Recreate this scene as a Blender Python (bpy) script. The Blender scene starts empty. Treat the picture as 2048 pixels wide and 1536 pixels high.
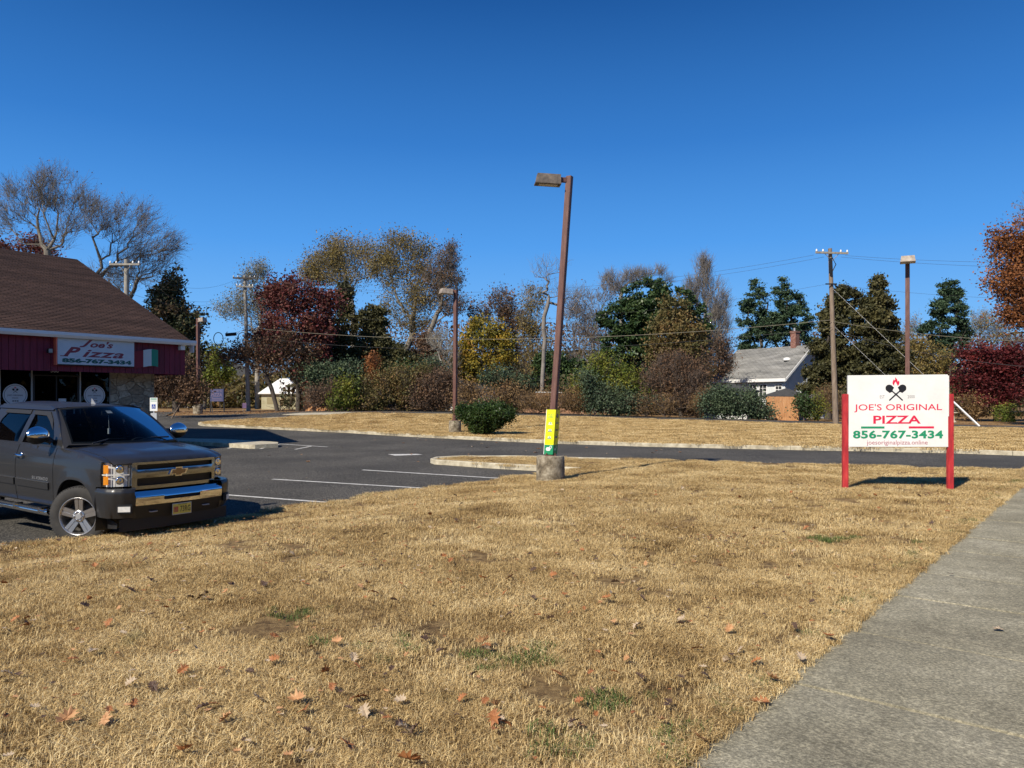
import bpy, bmesh, math, random
import numpy as np
from mathutils import Vector, Matrix
from mathutils.geometry import delaunay_2d_cdt
random.seed(7); rng=np.random.default_rng(11)
C=bpy.context.scene.collection
F=1500.0; HY=800.0; CAMZ=1.6
# ------------------------------------------------------------------ camera, sky, sun
cam=bpy.data.cameras.new('camera'); camo=bpy.data.objects.new('camera',cam); C.objects.link(camo)
camo.location=(0,0,CAMZ); camo.rotation_euler=(math.radians(90),0,0)
cam.sensor_width=36; cam.lens=36*F/2048; cam.shift_y=(HY-768)/2048; cam.clip_end=3000; cam.clip_start=.05
bpy.context.scene.camera=camo
SUN_EL=math.radians(40); SUN_AZ=math.radians(219)      # compass from +Y, clockwise
w=bpy.data.worlds.new('World'); bpy.context.scene.world=w; w.use_nodes=True
nt=w.node_tree; bg=nt.nodes['Background']; sky=nt.nodes.new('ShaderNodeTexSky'); sky.sky_type='NISHITA'
sky.sun_disc=False; sky.sun_elevation=SUN_EL; sky.sun_rotation=SUN_AZ
sky.air_density=1.0; sky.dust_density=.3; sky.ozone_density=2.2; sky.altitude=0
hs=nt.nodes.new('ShaderNodeHueSaturation'); hs.inputs['Saturation'].default_value=1.12; hs.inputs['Value'].default_value=1.0
tc=nt.nodes.new('ShaderNodeTexCoord'); sp=nt.nodes.new('ShaderNodeSeparateXYZ'); nt.links.new(tc.outputs['Generated'],sp.inputs[0])
rp=nt.nodes.new('ShaderNodeValToRGB'); el=rp.color_ramp.elements
while len(el)<6: el.new(.5)
for e,(p,c) in zip(el,[(0,(2.9,5.8,9.3)),(.10,(1.7,4.6,9.1)),(.2,(.82,3.3,8.2)),(.32,(.36,1.98,5.9)),(.47,(.12,.95,3.4)),(1,(.10,.6,2.2))]): e.position=p; e.color=(*c,1)
mxs=nt.nodes.new('ShaderNodeMix'); mxs.data_type='RGBA'; mxs.inputs[0].default_value=.97
nt.links.new(sp.outputs['Z'],rp.inputs[0]); nt.links.new(sky.outputs[0],hs.inputs['Color']); nt.links.new(hs.outputs[0],mxs.inputs[6]); nt.links.new(rp.outputs[0],mxs.inputs[7])
nt.links.new(mxs.outputs[2],bg.inputs[0]); bg.inputs[1].default_value=.085
sl=bpy.data.lights.new('sun','SUN'); so=bpy.data.objects.new('sun',sl); C.objects.link(so)
sl.energy=4.9; sl.angle=math.radians(.5); sl.color=(1,.915,.785)
tosun=Vector((math.sin(SUN_AZ)*math.cos(SUN_EL),math.cos(SUN_AZ)*math.cos(SUN_EL),math.sin(SUN_EL)))
so.rotation_euler=tosun.to_track_quat('Z','Y').to_euler()
vs=bpy.context.scene.view_settings; vs.view_transform='Standard'; vs.look='None'; vs.gamma=1; vs.exposure=.30; vs.use_curve_mapping=False
# ------------------------------------------------------------------ terrain functions
def sm(t): t=min(1,max(0,t)); return t*t*(3-2*t)
def uv(x,y): return .633*x+.774*y, -.774*x+.633*y
def xy(u,v): return .633*u-.774*v, .774*u+.633*v
def rise(x,y): return .72*sm((y-34)/26)*(1-sm((x+14)/44))
LU=[-40,4,8.6,13,15.5,20,26,60]; LZ=[-.5,-.46,-.37,-.28,-.22,-.14,-.1,-.02]
def zlot(x,y):
    u,v=uv(x,y); z=float(np.interp(u,LU,LZ)); z+= (-.05-z)*(1-sm((v-2)/8)); return z+rise(x,y)
def zlawn(x,y):
    u,v=uv(x,y); zl=zlot(x,y); t=max(sm((v-7.2)/3.3),sm((u-16.5)/2.5)); return t*(zl+.1)
def zfar(x,y): return zlot(x,y)+.12
def hit(px,py,fn):
    kx=(px-1024)/F; kz=(HY-py)/F; lo=.5; y=.5
    while y<140:
        if CAMZ+kz*y<=fn(kx*y,y):
            a,b=lo,y
            for _ in range(25):
                m=(a+b)/2
                if CAMZ+kz*m<=fn(kx*m,m): b=m
                else: a=m
            return (kx*b,b)
        lo=y; y+=.15
    return (kx*140,140)
def PX(px,Y): return (px-1024)/F*Y
def PZ(py,Y): return CAMZ+(HY-py)/F*Y
# ------------------------------------------------------------------ object helpers
def link(o,parent=None):
    C.objects.link(o)
    if parent is not None: o.parent=parent
    return o
def tag(o,label,cat,group=None):
    o['label']=label; o['category']=cat
    if group: o['group']=group
    return o
def thing(name,label,cat,loc=(0,0,0),rz=0,group=None):
    o=bpy.data.objects.new(name,None); o.empty_display_size=.2; link(o); o.location=loc; o.rotation_euler=(0,0,rz)
    return tag(o,label,cat,group)
def setkind(o,k): o['kind']=k; return o
def npmesh(name,V,Fq,nside):
    """V (n,3) floats; Fq (m,nside) ints"""
    me=bpy.data.meshes.new(name); V=np.asarray(V,dtype=np.float32); Fq=np.asarray(Fq,dtype=np.int32)
    me.vertices.add(len(V)); me.vertices.foreach_set('co',V.ravel())
    me.loops.add(Fq.size); me.loops.foreach_set('vertex_index',Fq.ravel())
    me.polygons.add(len(Fq)); me.polygons.foreach_set('loop_start',np.arange(0,Fq.size,nside,dtype=np.int32))
    me.update(calc_edges=True); return me
class MB:
    def __init__(s): s.v=[]; s.f=[]; s.m=[]; s.sm=[]
    def add(s,vs,fs,mi=0,smooth=False,M=None):
        b=len(s.v)
        for p in vs:
            p=Vector(p)
            if M is not None: p=M@p
            s.v.append(tuple(p))
        for f in fs: s.f.append(tuple(i+b for i in f)); s.m.append(mi); s.sm.append(smooth)
    def box(s,x0,x1,y0,y1,z0,z1,mi=0,M=None,bev=0):
        if bev>0:
            b=bev; P=[]
            bm=bmesh.new(); bmesh.ops.create_cube(bm,size=1)
            for v in bm.verts: v.co=Vector(((x0+x1)/2+v.co.x*(x1-x0),(y0+y1)/2+v.co.y*(y1-y0),(z0+z1)/2+v.co.z*(z1-z0)))
            bmesh.ops.bevel(bm,geom=bm.edges[:],offset=b,segments=2,affect='EDGES')
            bm.verts.ensure_lookup_table(); s.add([v.co for v in bm.verts],[[v.index for v in f.verts] for f in bm.faces],mi,False,M); bm.free(); return
        vs=[(x,y,z) for x in(x0,x1) for y in(y0,y1) for z in(z0,z1)]
        s.add(vs,[(0,1,3,2),(4,6,7,5),(0,4,5,1),(2,3,7,6),(0,2,6,4),(1,5,7,3)],mi,False,M)
    def tube(s,pts,r,n=8,mi=0,cap=True,M=None,smooth=True):
        pts=[Vector(p) for p in pts]; rs=r if isinstance(r,(list,tuple)) else [r]*len(pts); V=[];Fc=[]
        up=None
        for i,p in enumerate(pts):
            d=(pts[min(i+1,len(pts)-1)]-pts[max(i-1,0)]).normalized()
            a=d.cross(Vector((0,0,1)));
            if a.length<.05: a=d.cross(Vector((0,1,0)))
            if up is not None and a.dot(up)<0: a=-a
            a.normalize(); up=a; b=d.cross(a)
            for k in range(n):
                t=2*math.pi*(k+.5)/n; V.append(p+(a*math.cos(t)+b*math.sin(t))*rs[i])
        for i in range(len(pts)-1):
            for k in range(n): Fc.append((i*n+k,i*n+(k+1)%n,(i+1)*n+(k+1)%n,(i+1)*n+k))
        s.add(V,Fc,mi,smooth,M)
        if cap: s.add(V[:n],[tuple(range(n))],mi,False,M); s.add(V[-n:],[tuple(range(n-1,-1,-1))],mi,False,M)
    def lathe(s,prof,n=32,mi=0,M=None,smooth=True,close=False):
        """profile (r,h) revolved about z"""
        V=[];Fc=[];m=len(prof)
        for (r,h) in prof:
            for k in range(n): t=2*math.pi*k/n; V.append((r*math.cos(t),r*math.sin(t),h))
        for i in range(m if close else m-1):
            j=(i+1)%m
            for k in range(n): Fc.append((i*n+k,i*n+(k+1)%n,j*n+(k+1)%n,j*n+k))
        s.add(V,Fc,mi,smooth,M)
    def prism(s,poly,h0,h1,mi=0,M=None):
        n=len(poly); V=[(x,y,h0) for x,y in poly]+[(x,y,h1) for x,y in poly]
        s.add(V,[tuple(range(n-1,-1,-1)),tuple(range(n,2*n))]+[(i,(i+1)%n,n+(i+1)%n,n+i) for i in range(n)],mi,False,M)
    def grid(s,fn,nu,nv,mi=0,smooth=True,M=None):
        V=[fn(i/nu,j/nv) for i in range(nu+1) for j in range(nv+1)]
        s.add(V,[(i*(nv+1)+j,(i+1)*(nv+1)+j,(i+1)*(nv+1)+j+1,i*(nv+1)+j+1) for i in range(nu) for j in range(nv)],mi,smooth,M)
    def build(s,name,mats,parent=None):
        me=bpy.data.meshes.new(name); me.from_pydata(s.v,[],s.f)
        for m in (mats if isinstance(mats,(list,tuple)) else [mats]): me.materials.append(m)
        me.polygons.foreach_set('material_index',s.m); me.polygons.foreach_set('use_smooth',s.sm)
        me.update(); return link(bpy.data.objects.new(name,me),parent)
def inside(P,poly):
    P=np.asarray(P); poly=np.asarray(poly); x,y=P[:,0],P[:,1]; r=np.zeros(len(P),bool); n=len(poly)
    for i in range(n):
        x0,y0=poly[i]; x1,y1=poly[(i+1)%n]
        if y0==y1: continue
        c=((y0>y)!=(y1>y))&(x<(x1-x0)*(y-y0)/(y1-y0)+x0); r^=c
    return r
def resample(poly,step,closed=True):
    out=[]; n=len(poly)
    for i in range(n if closed else n-1):
        a=poly[i]; b=poly[(i+1)%n]; L=math.hypot(b[0]-a[0],b[1]-a[1]); k=max(1,int(L/step))
        for j in range(k): out.append((a[0]+(b[0]-a[0])*j/k,a[1]+(b[1]-a[1])*j/k))
    if not closed: out.append(tuple(poly[-1]))
    return out
def plate(mb,outer,holes,step,fn,mi=0,skirt=None,smooth=True,flip=False,estep=None,extra=None):
    """2-D polygon with holes triangulated finely and mapped to 3-D by fn"""
    estep=estep or step; O=resample(outer,estep); H=[resample(h,estep) for h in holes]
    A=np.array(O); x0,y0=A.min(0); x1,y1=A.max(0)
    gx=np.arange(x0+step*.5,x1,step); gy=np.arange(y0+step*.5,y1,step)
    Gp=np.array([(a+(step*.5 if k%2 else 0),b) for k,b in enumerate(gy) for a in gx]) if len(gx)*len(gy) else np.zeros((0,2))
    if extra is not None: Gp=np.vstack([Gp,extra]) if len(Gp) else np.array(extra)
    if len(Gp):
        k=inside(Gp,O)
        for h in H: k&=~inside(Gp,h)
        Gp=Gp[k]
        B=np.array(O+[p for h in H for p in h])
        if len(Gp) and len(B)*len(Gp)<4e7:
            d=np.full(len(Gp),1e9)
            for i in range(0,len(B),200): d=np.minimum(d,((Gp[:,None,:]-B[None,i:i+200,:])**2).sum(2).min(1))
            Gp=Gp[d>(min(step,estep)*.4)**2]
    pts=[Vector(p) for p in O]; edges=[(i,(i+1)%len(O)) for i in range(len(O))]
    for h in H:
        b=len(pts); pts+= [Vector(p) for p in h]; edges+=[(b+i,b+(i+1)%len(h)) for i in range(len(h))]
    pts+=[Vector(p) for p in Gp.tolist()]
    vo,eo,fo,_,_,_=delaunay_2d_cdt(pts,edges,[],0,1e-6)
    cen=np.array([[sum(vo[i].x for i in f)/3,sum(vo[i].y for i in f)/3] for f in fo])
    k=inside(cen,O)
    for h in H: k&=~inside(cen,h)
    V=[fn(p.x,p.y) for p in vo]
    Fc=[(tuple(f) if not flip else tuple(reversed(f))) for f,q in zip(fo,k) if q]
    mb.add(V,Fc,mi,smooth)
    if skirt is not None:
        for R in [O]+H:
            n=len(R); a=[Vector(fn(*p)) for p in R]; b=[q+Vector(skirt) for q in a]
            mb.add(a+b,[(i,(i+1)%n,n+(i+1)%n,n+i) for i in range(n)],mi,False)
def rrect(x0,x1,y0,y1,r=.02,n=4):
    P=[]
    for cx,cy,a in((x1-r,y1-r,0),(x0+r,y1-r,90),(x0+r,y0+r,180),(x1-r,y0+r,270)):
        for k in range(n+1): t=math.radians(a+90*k/n); P.append((cx+r*math.cos(t),cy+r*math.sin(t)))
    return P
def circ(cx,cy,r,n=24): return [(cx+r*math.cos(2*math.pi*k/n),cy+r*math.sin(2*math.pi*k/n)) for k in range(n)]
def text_obj(name,txt,mat_,parent,M,width=None,height=None,ox=0,oz=0,bold=0,shear=0,depth=.002,space=1,align='CENTER'):
    """lettering in the local x/z plane facing -y; (ox,oz) centre; fitted to width/height"""
    cu=bpy.data.curves.new('t','FONT'); cu.body=txt; cu.size=1; cu.offset=bold; cu.shear=shear; cu.extrude=0; cu.space_character=space; cu.resolution_u=3
    o=bpy.data.objects.new('t',cu); C.objects.link(o); bpy.context.view_layer.update()
    me=bpy.data.meshes.new_from_object(o); bpy.data.objects.remove(o); bpy.data.curves.remove(cu)
    V=np.array([v.co[:] for v in me.vertices]); lo=V.min(0); hi=V.max(0)
    sx=width/(hi[0]-lo[0]) if width else None; sy=height/(hi[1]-lo[1]) if height else None
    sx=sx or sy; sy=sy or sx; mb=MB()
    P=[((v[0]-(lo[0]+hi[0])/2)*sx+ox,-depth,(v[1]-(lo[1]+hi[1])/2)*sy+oz) for v in V]
    fs=[tuple(p.vertices) for p in me.polygons]
    mb.add(P,fs,0,False,M)
    # rim so that the letters have a thickness
    ec={}
    for f in fs:
        for a,b in zip(f,f[1:]+f[:1]): ec[(a,b)]=1
    be=[(a,b) for (a,b) in ec if (b,a) not in ec]
    Q=[(p[0],0,p[2]) for p in P]; n=len(P)
    mb.add(P+Q,[(b,a,n+a,n+b) for a,b in be],0,False,M)
    bpy.data.meshes.remove(me); return mb.build(name,mat_,parent)
# ------------------------------------------------------------------ materials
MT={}
def base_mat(name):
    m=bpy.data.materials.new(name); m.use_nodes=True; n=m.node_tree; b=n.nodes['Principled BSDF']; MT[name]=m; return m,n,b
def N(n,t,**k):
    o=n.nodes.new(t)
    for a,v in k.items(): setattr(o,a,v)
    return o
def ramp(n,stops):
    r=N(n,'ShaderNodeValToRGB'); e=r.color_ramp.elements
    while len(e)<len(stops): e.new(.5)
    for q,(p,c) in zip(e,stops): q.position=p; q.color=(*c,1)
    return r
def mat(name,cols,scale=4,rough=.7,bump=0,bscale=None,metal=0,detail=6,coat=0,spec=.5,stretch=(1,1,1),lo=.3,hi=.7,bdist=.02):
    m,n,b=base_mat(name)
    g=N(n,'ShaderNodeNewGeometry'); mp=N(n,'ShaderNodeMapping'); mp.inputs['Scale'].default_value=stretch
    n.links.new(g.outputs['Position'],mp.inputs['Vector'])
    if len(cols)==1: b.inputs['Base Color'].default_value=(*cols[0],1)
    else:
        t=N(n,'ShaderNodeTexNoise'); t.inputs['Scale'].default_value=scale; t.inputs['Detail'].default_value=detail; t.inputs['Roughness'].default_value=.62
        n.links.new(mp.outputs[0],t.inputs['Vector'])
        r=ramp(n,[(lo+(hi-lo)*i/(len(cols)-1),c) for i,c in enumerate(cols)]); n.links.new(t.outputs['Fac'],r.inputs[0]); n.links.new(r.outputs[0],b.inputs['Base Color'])
    b.inputs['Roughness'].default_value=rough; b.inputs['Metallic'].default_value=metal; b.inputs['Specular IOR Level'].default_value=spec
    if coat: b.inputs['Coat Weight'].default_value=coat; b.inputs['Coat Roughness'].default_value=.06
    if bump:
        t2=N(n,'ShaderNodeTexNoise'); t2.inputs['Scale'].default_value=bscale or scale*6; t2.inputs['Detail'].default_value=5
        n.links.new(mp.outputs[0],t2.inputs['Vector']); bp=N(n,'ShaderNodeBump'); bp.inputs['Strength'].default_value=bump; bp.inputs['Distance'].default_value=bdist
        n.links.new(t2.outputs['Fac'],bp.inputs['Height']); n.links.new(bp.outputs[0],b.inputs['Normal'])
    return m
def leafmat(name,cols,trans=.25,rough=.6):
    m,n,b=base_mat(name); g=N(n,'ShaderNodeNewGeometry'); t=N(n,'ShaderNodeTexNoise'); t.inputs['Scale'].default_value=.55; t.inputs['Detail'].default_value=3
    n.links.new(g.outputs['Position'],t.inputs['Vector'])
    a=N(n,'ShaderNodeMath',operation='MULTIPLY_ADD'); a.inputs[1].default_value=.55; n.links.new(g.outputs['Random Per Island'],a.inputs[0])
    a2=N(n,'ShaderNodeMath',operation='MULTIPLY_ADD'); a2.inputs[1].default_value=1.6; a2.inputs[2].default_value=-.575; n.links.new(t.outputs['Fac'],a2.inputs[0]); n.links.new(a2.outputs[0],a.inputs[2])
    r=ramp(n,[(i/(max(1,len(cols)-1)),c) for i,c in enumerate(cols)]); n.links.new(a.outputs[0],r.inputs[0]); n.links.new(r.outputs[0],b.inputs['Base Color'])
    b.inputs['Roughness'].default_value=rough; b.inputs['Specular IOR Level'].default_value=.3
    tr=N(n,'ShaderNodeBsdfTranslucent'); n.links.new(r.outputs[0],tr.inputs['Color']); mx=N(n,'ShaderNodeMixShader'); mx.inputs[0].default_value=trans
    o=n.nodes['Material Output']; n.links.new(b.outputs[0],mx.inputs[1]); n.links.new(tr.outputs[0],mx.inputs[2]); n.links.new(mx.outputs[0],o.inputs[0]); return m
def glassmat(name,tint=(.3,.32,.33),rough=.02,ior=1.5):
    m,n,b=base_mat(name); o=n.nodes['Material Output']; t=N(n,'ShaderNodeBsdfTransparent'); t.inputs[0].default_value=(*tint,1)
    g=N(n,'ShaderNodeBsdfGlossy'); g.inputs['Roughness'].default_value=rough; fr=N(n,'ShaderNodeFresnel'); fr.inputs[0].default_value=ior
    mx=N(n,'ShaderNodeMixShader'); n.links.new(fr.outputs[0],mx.inputs[0]); n.links.new(t.outputs[0],mx.inputs[1]); n.links.new(g.outputs[0],mx.inputs[2]); n.links.new(mx.outputs[0],o.inputs[0]); return m
def asphalt():
    m,n,b=base_mat('asphalt'); g=N(n,'ShaderNodeNewGeometry')
    def nz(s,d=4,st=None):
        t=N(n,'ShaderNodeTexNoise'); t.inputs['Scale'].default_value=s; t.inputs['Detail'].default_value=d
        if st:
            mp=N(n,'ShaderNodeMapping'); mp.inputs['Scale'].default_value=st; n.links.new(g.outputs['Position'],mp.inputs[0]); n.links.new(mp.outputs[0],t.inputs['Vector'])
        else: n.links.new(g.outputs['Position'],t.inputs['Vector'])
        return t
    big=nz(.35,5); fine=nz(38,5); mid=nz(3,5,(.5,1.6,1)); vo=N(n,'ShaderNodeTexVoronoi'); vo.inputs['Scale'].default_value=16; n.links.new(g.outputs['Position'],vo.inputs['Vector'])
    r1=ramp(n,[(.35,(.056,.054,.049)),(.65,(.088,.084,.075))]); n.links.new(big.outputs['Fac'],r1.inputs[0])
    r2=ramp(n,[(.40,(.42,.42,.42)),(.52,(.95,.94,.92)),(.62,(2.3,2.2,2.1))]); n.links.new(fine.outputs['Fac'],r2.inputs[0])
    mu=N(n,'ShaderNodeMix',data_type='RGBA',blend_type='MULTIPLY'); mu.inputs[0].default_value=1; n.links.new(r1.outputs[0],mu.inputs[6]); n.links.new(r2.outputs[0],mu.inputs[7])
    r3=ramp(n,[(.60,(0,0,0)),(.72,(.4,.4,.4))]); n.links.new(mid.outputs['Fac'],r3.inputs[0])
    m2=N(n,'ShaderNodeMix',data_type='RGBA'); n.links.new(r3.outputs[0],m2.inputs[0]); n.links.new(mu.outputs[2],m2.inputs[6]); m2.inputs[7].default_value=(.15,.135,.115,1)
    r4=ramp(n,[(.03,(1,1,1)),(.06,(0,0,0))]); n.links.new(vo.outputs['Distance'],r4.inputs[0])
    m3=N(n,'ShaderNodeMix',data_type='RGBA'); n.links.new(r4.outputs[0],m3.inputs[0]); n.links.new(m2.outputs[2],m3.inputs[6]); m3.inputs[7].default_value=(.3,.29,.27,1)
    n.links.new(m3.outputs[2],b.inputs['Base Color']); b.inputs['Roughness'].default_value=.9; b.inputs['Specular IOR Level'].default_value=.2
    bp=N(n,'ShaderNodeBump'); bp.inputs['Strength'].default_value=.35; bp.inputs['Distance'].default_value=.01; n.links.new(fine.outputs['Fac'],bp.inputs['Height']); n.links.new(bp.outputs[0],b.inputs['Normal']); return m
def sidewalkmat():
    m,n,b=base_mat('sidewalk_concrete'); g=N(n,'ShaderNodeNewGeometry')
    mp=N(n,'ShaderNodeMapping'); mp.inputs['Rotation'].default_value=(0,0,math.radians(-51)); n.links.new(g.outputs['Position'],mp.inputs[0])
    m2=N(n,'ShaderNodeMapping'); m2.inputs['Scale'].default_value=(1,.7,1); n.links.new(mp.outputs[0],m2.inputs[0])
    def nz(s,d,r,v):
        t=N(n,'ShaderNodeTexNoise'); t.inputs['Scale'].default_value=s; t.inputs['Detail'].default_value=d; t.inputs['Roughness'].default_value=r; n.links.new(v,t.inputs['Vector']); return t
    a=nz(1.3,8,.6,mp.outputs[0]); f=nz(70,6,.8,m2.outputs[0]); c=nz(9,6,.7,m2.outputs[0])
    r1=ramp(n,[(.32,(.225,.205,.148)),(.5,(.285,.262,.19)),(.66,(.355,.327,.243))]); n.links.new(a.outputs['Fac'],r1.inputs[0])
    r2=ramp(n,[(.36,(.5,.5,.5)),(.5,(.93,.93,.93)),(.62,(1.75,1.73,1.68))]); n.links.new(f.outputs['Fac'],r2.inputs[0])
    r3=ramp(n,[(.35,(.86,.86,.85)),(.65,(1.13,1.12,1.10))]); n.links.new(c.outputs['Fac'],r3.inputs[0])
    x=N(n,'ShaderNodeMix',data_type='RGBA',blend_type='MULTIPLY'); x.inputs[0].default_value=1; n.links.new(r1.outputs[0],x.inputs[6]); n.links.new(r2.outputs[0],x.inputs[7])
    y=N(n,'ShaderNodeMix',data_type='RGBA',blend_type='MULTIPLY'); y.inputs[0].default_value=1; n.links.new(x.outputs[2],y.inputs[6]); n.links.new(r3.outputs[0],y.inputs[7])
    n.links.new(y.outputs[2],b.inputs['Base Color']); b.inputs['Roughness'].default_value=.95; b.inputs['Specular IOR Level'].default_value=.15
    bp=N(n,'ShaderNodeBump'); bp.inputs['Strength'].default_value=.9; bp.inputs['Distance'].default_value=.008; n.links.new(f.outputs['Fac'],bp.inputs['Height']); n.links.new(bp.outputs[0],b.inputs['Normal']); return m
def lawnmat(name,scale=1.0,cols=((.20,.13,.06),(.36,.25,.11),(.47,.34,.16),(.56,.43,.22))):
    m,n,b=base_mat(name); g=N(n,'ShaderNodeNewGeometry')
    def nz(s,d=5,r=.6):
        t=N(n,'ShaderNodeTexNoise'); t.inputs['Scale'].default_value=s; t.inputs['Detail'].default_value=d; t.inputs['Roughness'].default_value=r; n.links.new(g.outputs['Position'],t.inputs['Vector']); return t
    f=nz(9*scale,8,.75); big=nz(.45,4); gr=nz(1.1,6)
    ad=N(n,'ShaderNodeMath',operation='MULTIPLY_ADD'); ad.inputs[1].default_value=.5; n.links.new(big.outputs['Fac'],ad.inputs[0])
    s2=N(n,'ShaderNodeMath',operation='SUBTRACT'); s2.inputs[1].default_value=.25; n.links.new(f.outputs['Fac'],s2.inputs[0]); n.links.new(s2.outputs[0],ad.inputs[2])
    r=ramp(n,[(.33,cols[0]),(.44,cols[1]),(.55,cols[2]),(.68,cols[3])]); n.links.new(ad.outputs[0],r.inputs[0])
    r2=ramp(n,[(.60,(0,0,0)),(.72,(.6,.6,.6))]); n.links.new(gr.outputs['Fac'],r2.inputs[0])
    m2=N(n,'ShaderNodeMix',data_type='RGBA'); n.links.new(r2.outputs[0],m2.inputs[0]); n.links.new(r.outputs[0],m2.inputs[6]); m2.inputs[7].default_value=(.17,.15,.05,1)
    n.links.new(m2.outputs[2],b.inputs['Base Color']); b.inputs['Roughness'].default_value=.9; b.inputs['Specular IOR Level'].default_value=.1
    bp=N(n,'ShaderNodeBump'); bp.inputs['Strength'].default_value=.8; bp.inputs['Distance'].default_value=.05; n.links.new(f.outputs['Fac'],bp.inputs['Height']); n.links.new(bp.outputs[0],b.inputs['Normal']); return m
def blademat(name,cols):
    m,n,b=base_mat(name); g=N(n,'ShaderNodeNewGeometry'); oi=N(n,'ShaderNodeObjectInfo'); t=N(n,'ShaderNodeTexNoise'); t.inputs['Scale'].default_value=.8; t.inputs['Detail'].default_value=6; t.inputs['Roughness'].default_value=.7
    n.links.new(g.outputs['Position'],t.inputs['Vector'])
    a=N(n,'ShaderNodeMath',operation='MULTIPLY_ADD'); a.inputs[1].default_value=.6; n.links.new(g.outputs['Random Per Island'],a.inputs[0])
    a2=N(n,'ShaderNodeMath',operation='MULTIPLY_ADD'); a2.inputs[1].default_value=1.9; a2.inputs[2].default_value=-.70; n.links.new(t.outputs['Fac'],a2.inputs[0]); n.links.new(a2.outputs[0],a.inputs[2])
    r=ramp(n,[(i/(len(cols)-1),c) for i,c in enumerate(cols)]); n.links.new(a.outputs[0],r.inputs[0])
    # living green patches, shaped by their own noise
    t3=N(n,'ShaderNodeTexNoise'); t3.inputs['Scale'].default_value=1.7; t3.inputs['Detail'].default_value=4; n.links.new(g.outputs['Position'],t3.inputs['Vector'])
    r3=ramp(n,[(.65,(0,0,0)),(.74,(.4,.4,.4))]); n.links.new(t3.outputs['Fac'],r3.inputs[0])
    m2=N(n,'ShaderNodeMix',data_type='RGBA'); n.links.new(r3.outputs[0],m2.inputs[0]); n.links.new(r.outputs[0],m2.inputs[6]); m2.inputs[7].default_value=(.22,.22,.09,1)
    n.links.new(m2.outputs[2],b.inputs['Base Color']); b.inputs['Roughness'].default_value=.65; b.inputs['Specular IOR Level'].default_value=.3
    tr=N(n,'ShaderNodeBsdfTranslucent'); n.links.new(m2.outputs[2],tr.inputs['Color']); mx=N(n,'ShaderNodeMixShader'); mx.inputs[0].default_value=.2
    o=n.nodes['Material Output']; n.links.new(b.outputs[0],mx.inputs[1]); n.links.new(tr.outputs[0],mx.inputs[2]); n.links.new(mx.outputs[0],o.inputs[0]); return m
ASPH=asphalt()
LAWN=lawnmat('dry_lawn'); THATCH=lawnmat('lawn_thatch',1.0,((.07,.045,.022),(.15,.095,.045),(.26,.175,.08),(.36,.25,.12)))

CONC=sidewalkmat()
KERB=mat('kerb_concrete',[(.30,.26,.18),(.46,.41,.30),(.60,.55,.42)],scale=5,rough=.9,bump=.4,bscale=60,detail=10)
DIRT=lawnmat('leafy_ground',1.3,((.11,.07,.035),(.22,.13,.06),(.32,.20,.09),(.40,.27,.13)))
PAINT=mat('road_paint',[(.2,.2,.19),(.5,.49,.46),(.68,.67,.62)],scale=14,rough=.8,detail=10,lo=.3,hi=.6)
BARK=mat('bark',[(.10,.085,.065),(.17,.15,.12),(.26,.23,.19)],scale=3,rough=.95,bump=.5,stretch=(3,3,.7))
BARKP=mat('pale_bark',[(.20,.18,.15),(.29,.265,.22),(.38,.35,.29)],scale=3,rough=.95,stretch=(3,3,.7))
BARKD=mat('dark_bark',[(.05,.04,.032),(.09,.075,.06)],scale=3,rough=.95,stretch=(3,3,.7))
BLACK=mat('black_plastic',[(.012,.012,.013)],rough=.55)
CHROME=mat('chrome',[(.74,.76,.79)],rough=.08,metal=1)
STEEL=mat('galvanised_steel',[(.35,.35,.35),(.5,.5,.5)],rough=.5,metal=.6)
WHITE=mat('white_paint',[(.74,.74,.72),(.82,.82,.80)],scale=1.5,rough=.6)
# ================================================================== GROUND
def px_line(pts,fn): return [hit(a,b,fn) for a,b in pts]
edge_lawn=px_line([(-500,1150),(-240,1122),(0,1094),(200,1070),(450,1034),(655,1004),(855,976),(1003,957),(1075,947)],lambda x,y: zlot(x,y)+.1)
isl_front=px_line([(1165,935),(1070,931),(975,926),(905,921)],lambda x,y: zlot(x,y)+.12)
isl_tip=px_line([(878,919.5),(872,917.5),(880,915)],lambda x,y: zlot(x,y)+.12)
isl_back=px_line([(930,912.5),(1010,912.5),(1135,915),(1240,918)],lambda x,y: zlot(x,y)+.12)
drive_edge=px_line([(1380,921),(1500,925),(1700,931),(1900,937),(2048,941.5)],zlawn)
d0,d1=drive_edge[-2],drive_edge[-1]; dd=((d1[0]-d0[0]),(d1[1]-d0[1])); 
sw=lambda u: xy(u,1.508)
near_poly=edge_lawn+isl_front+isl_tip+isl_back+drive_edge+[xy(21.3,1.51)]+[sw(u) for u in (18,14,10,6,3,0,-4,-9)]+[xy(-9,12.2)]
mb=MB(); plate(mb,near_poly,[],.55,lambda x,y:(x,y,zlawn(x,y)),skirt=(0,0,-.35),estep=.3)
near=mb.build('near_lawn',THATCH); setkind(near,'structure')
# big base sheet: bare leafy ground out to the horizon
mb=MB(); 
gx=[-900,-400,-200,-120]+list(np.arange(-90,91,3.0))+[120,200,400,900]; gy=[-300,-80,-40]+list(np.arange(-20,131,3.0))+[170,260,500,1200]
V=[(x,y,zlot(x,y)-.07) for y in gy for x in gx]; nx=len(gx)
mb.add(V,[(j*nx+i,j*nx+i+1,(j+1)*nx+i+1,(j+1)*nx+i) for j in range(len(gy)-1) for i in range(nx-1)],0,True)
setkind(mb.build('ground',DIRT),'structure')
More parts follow.
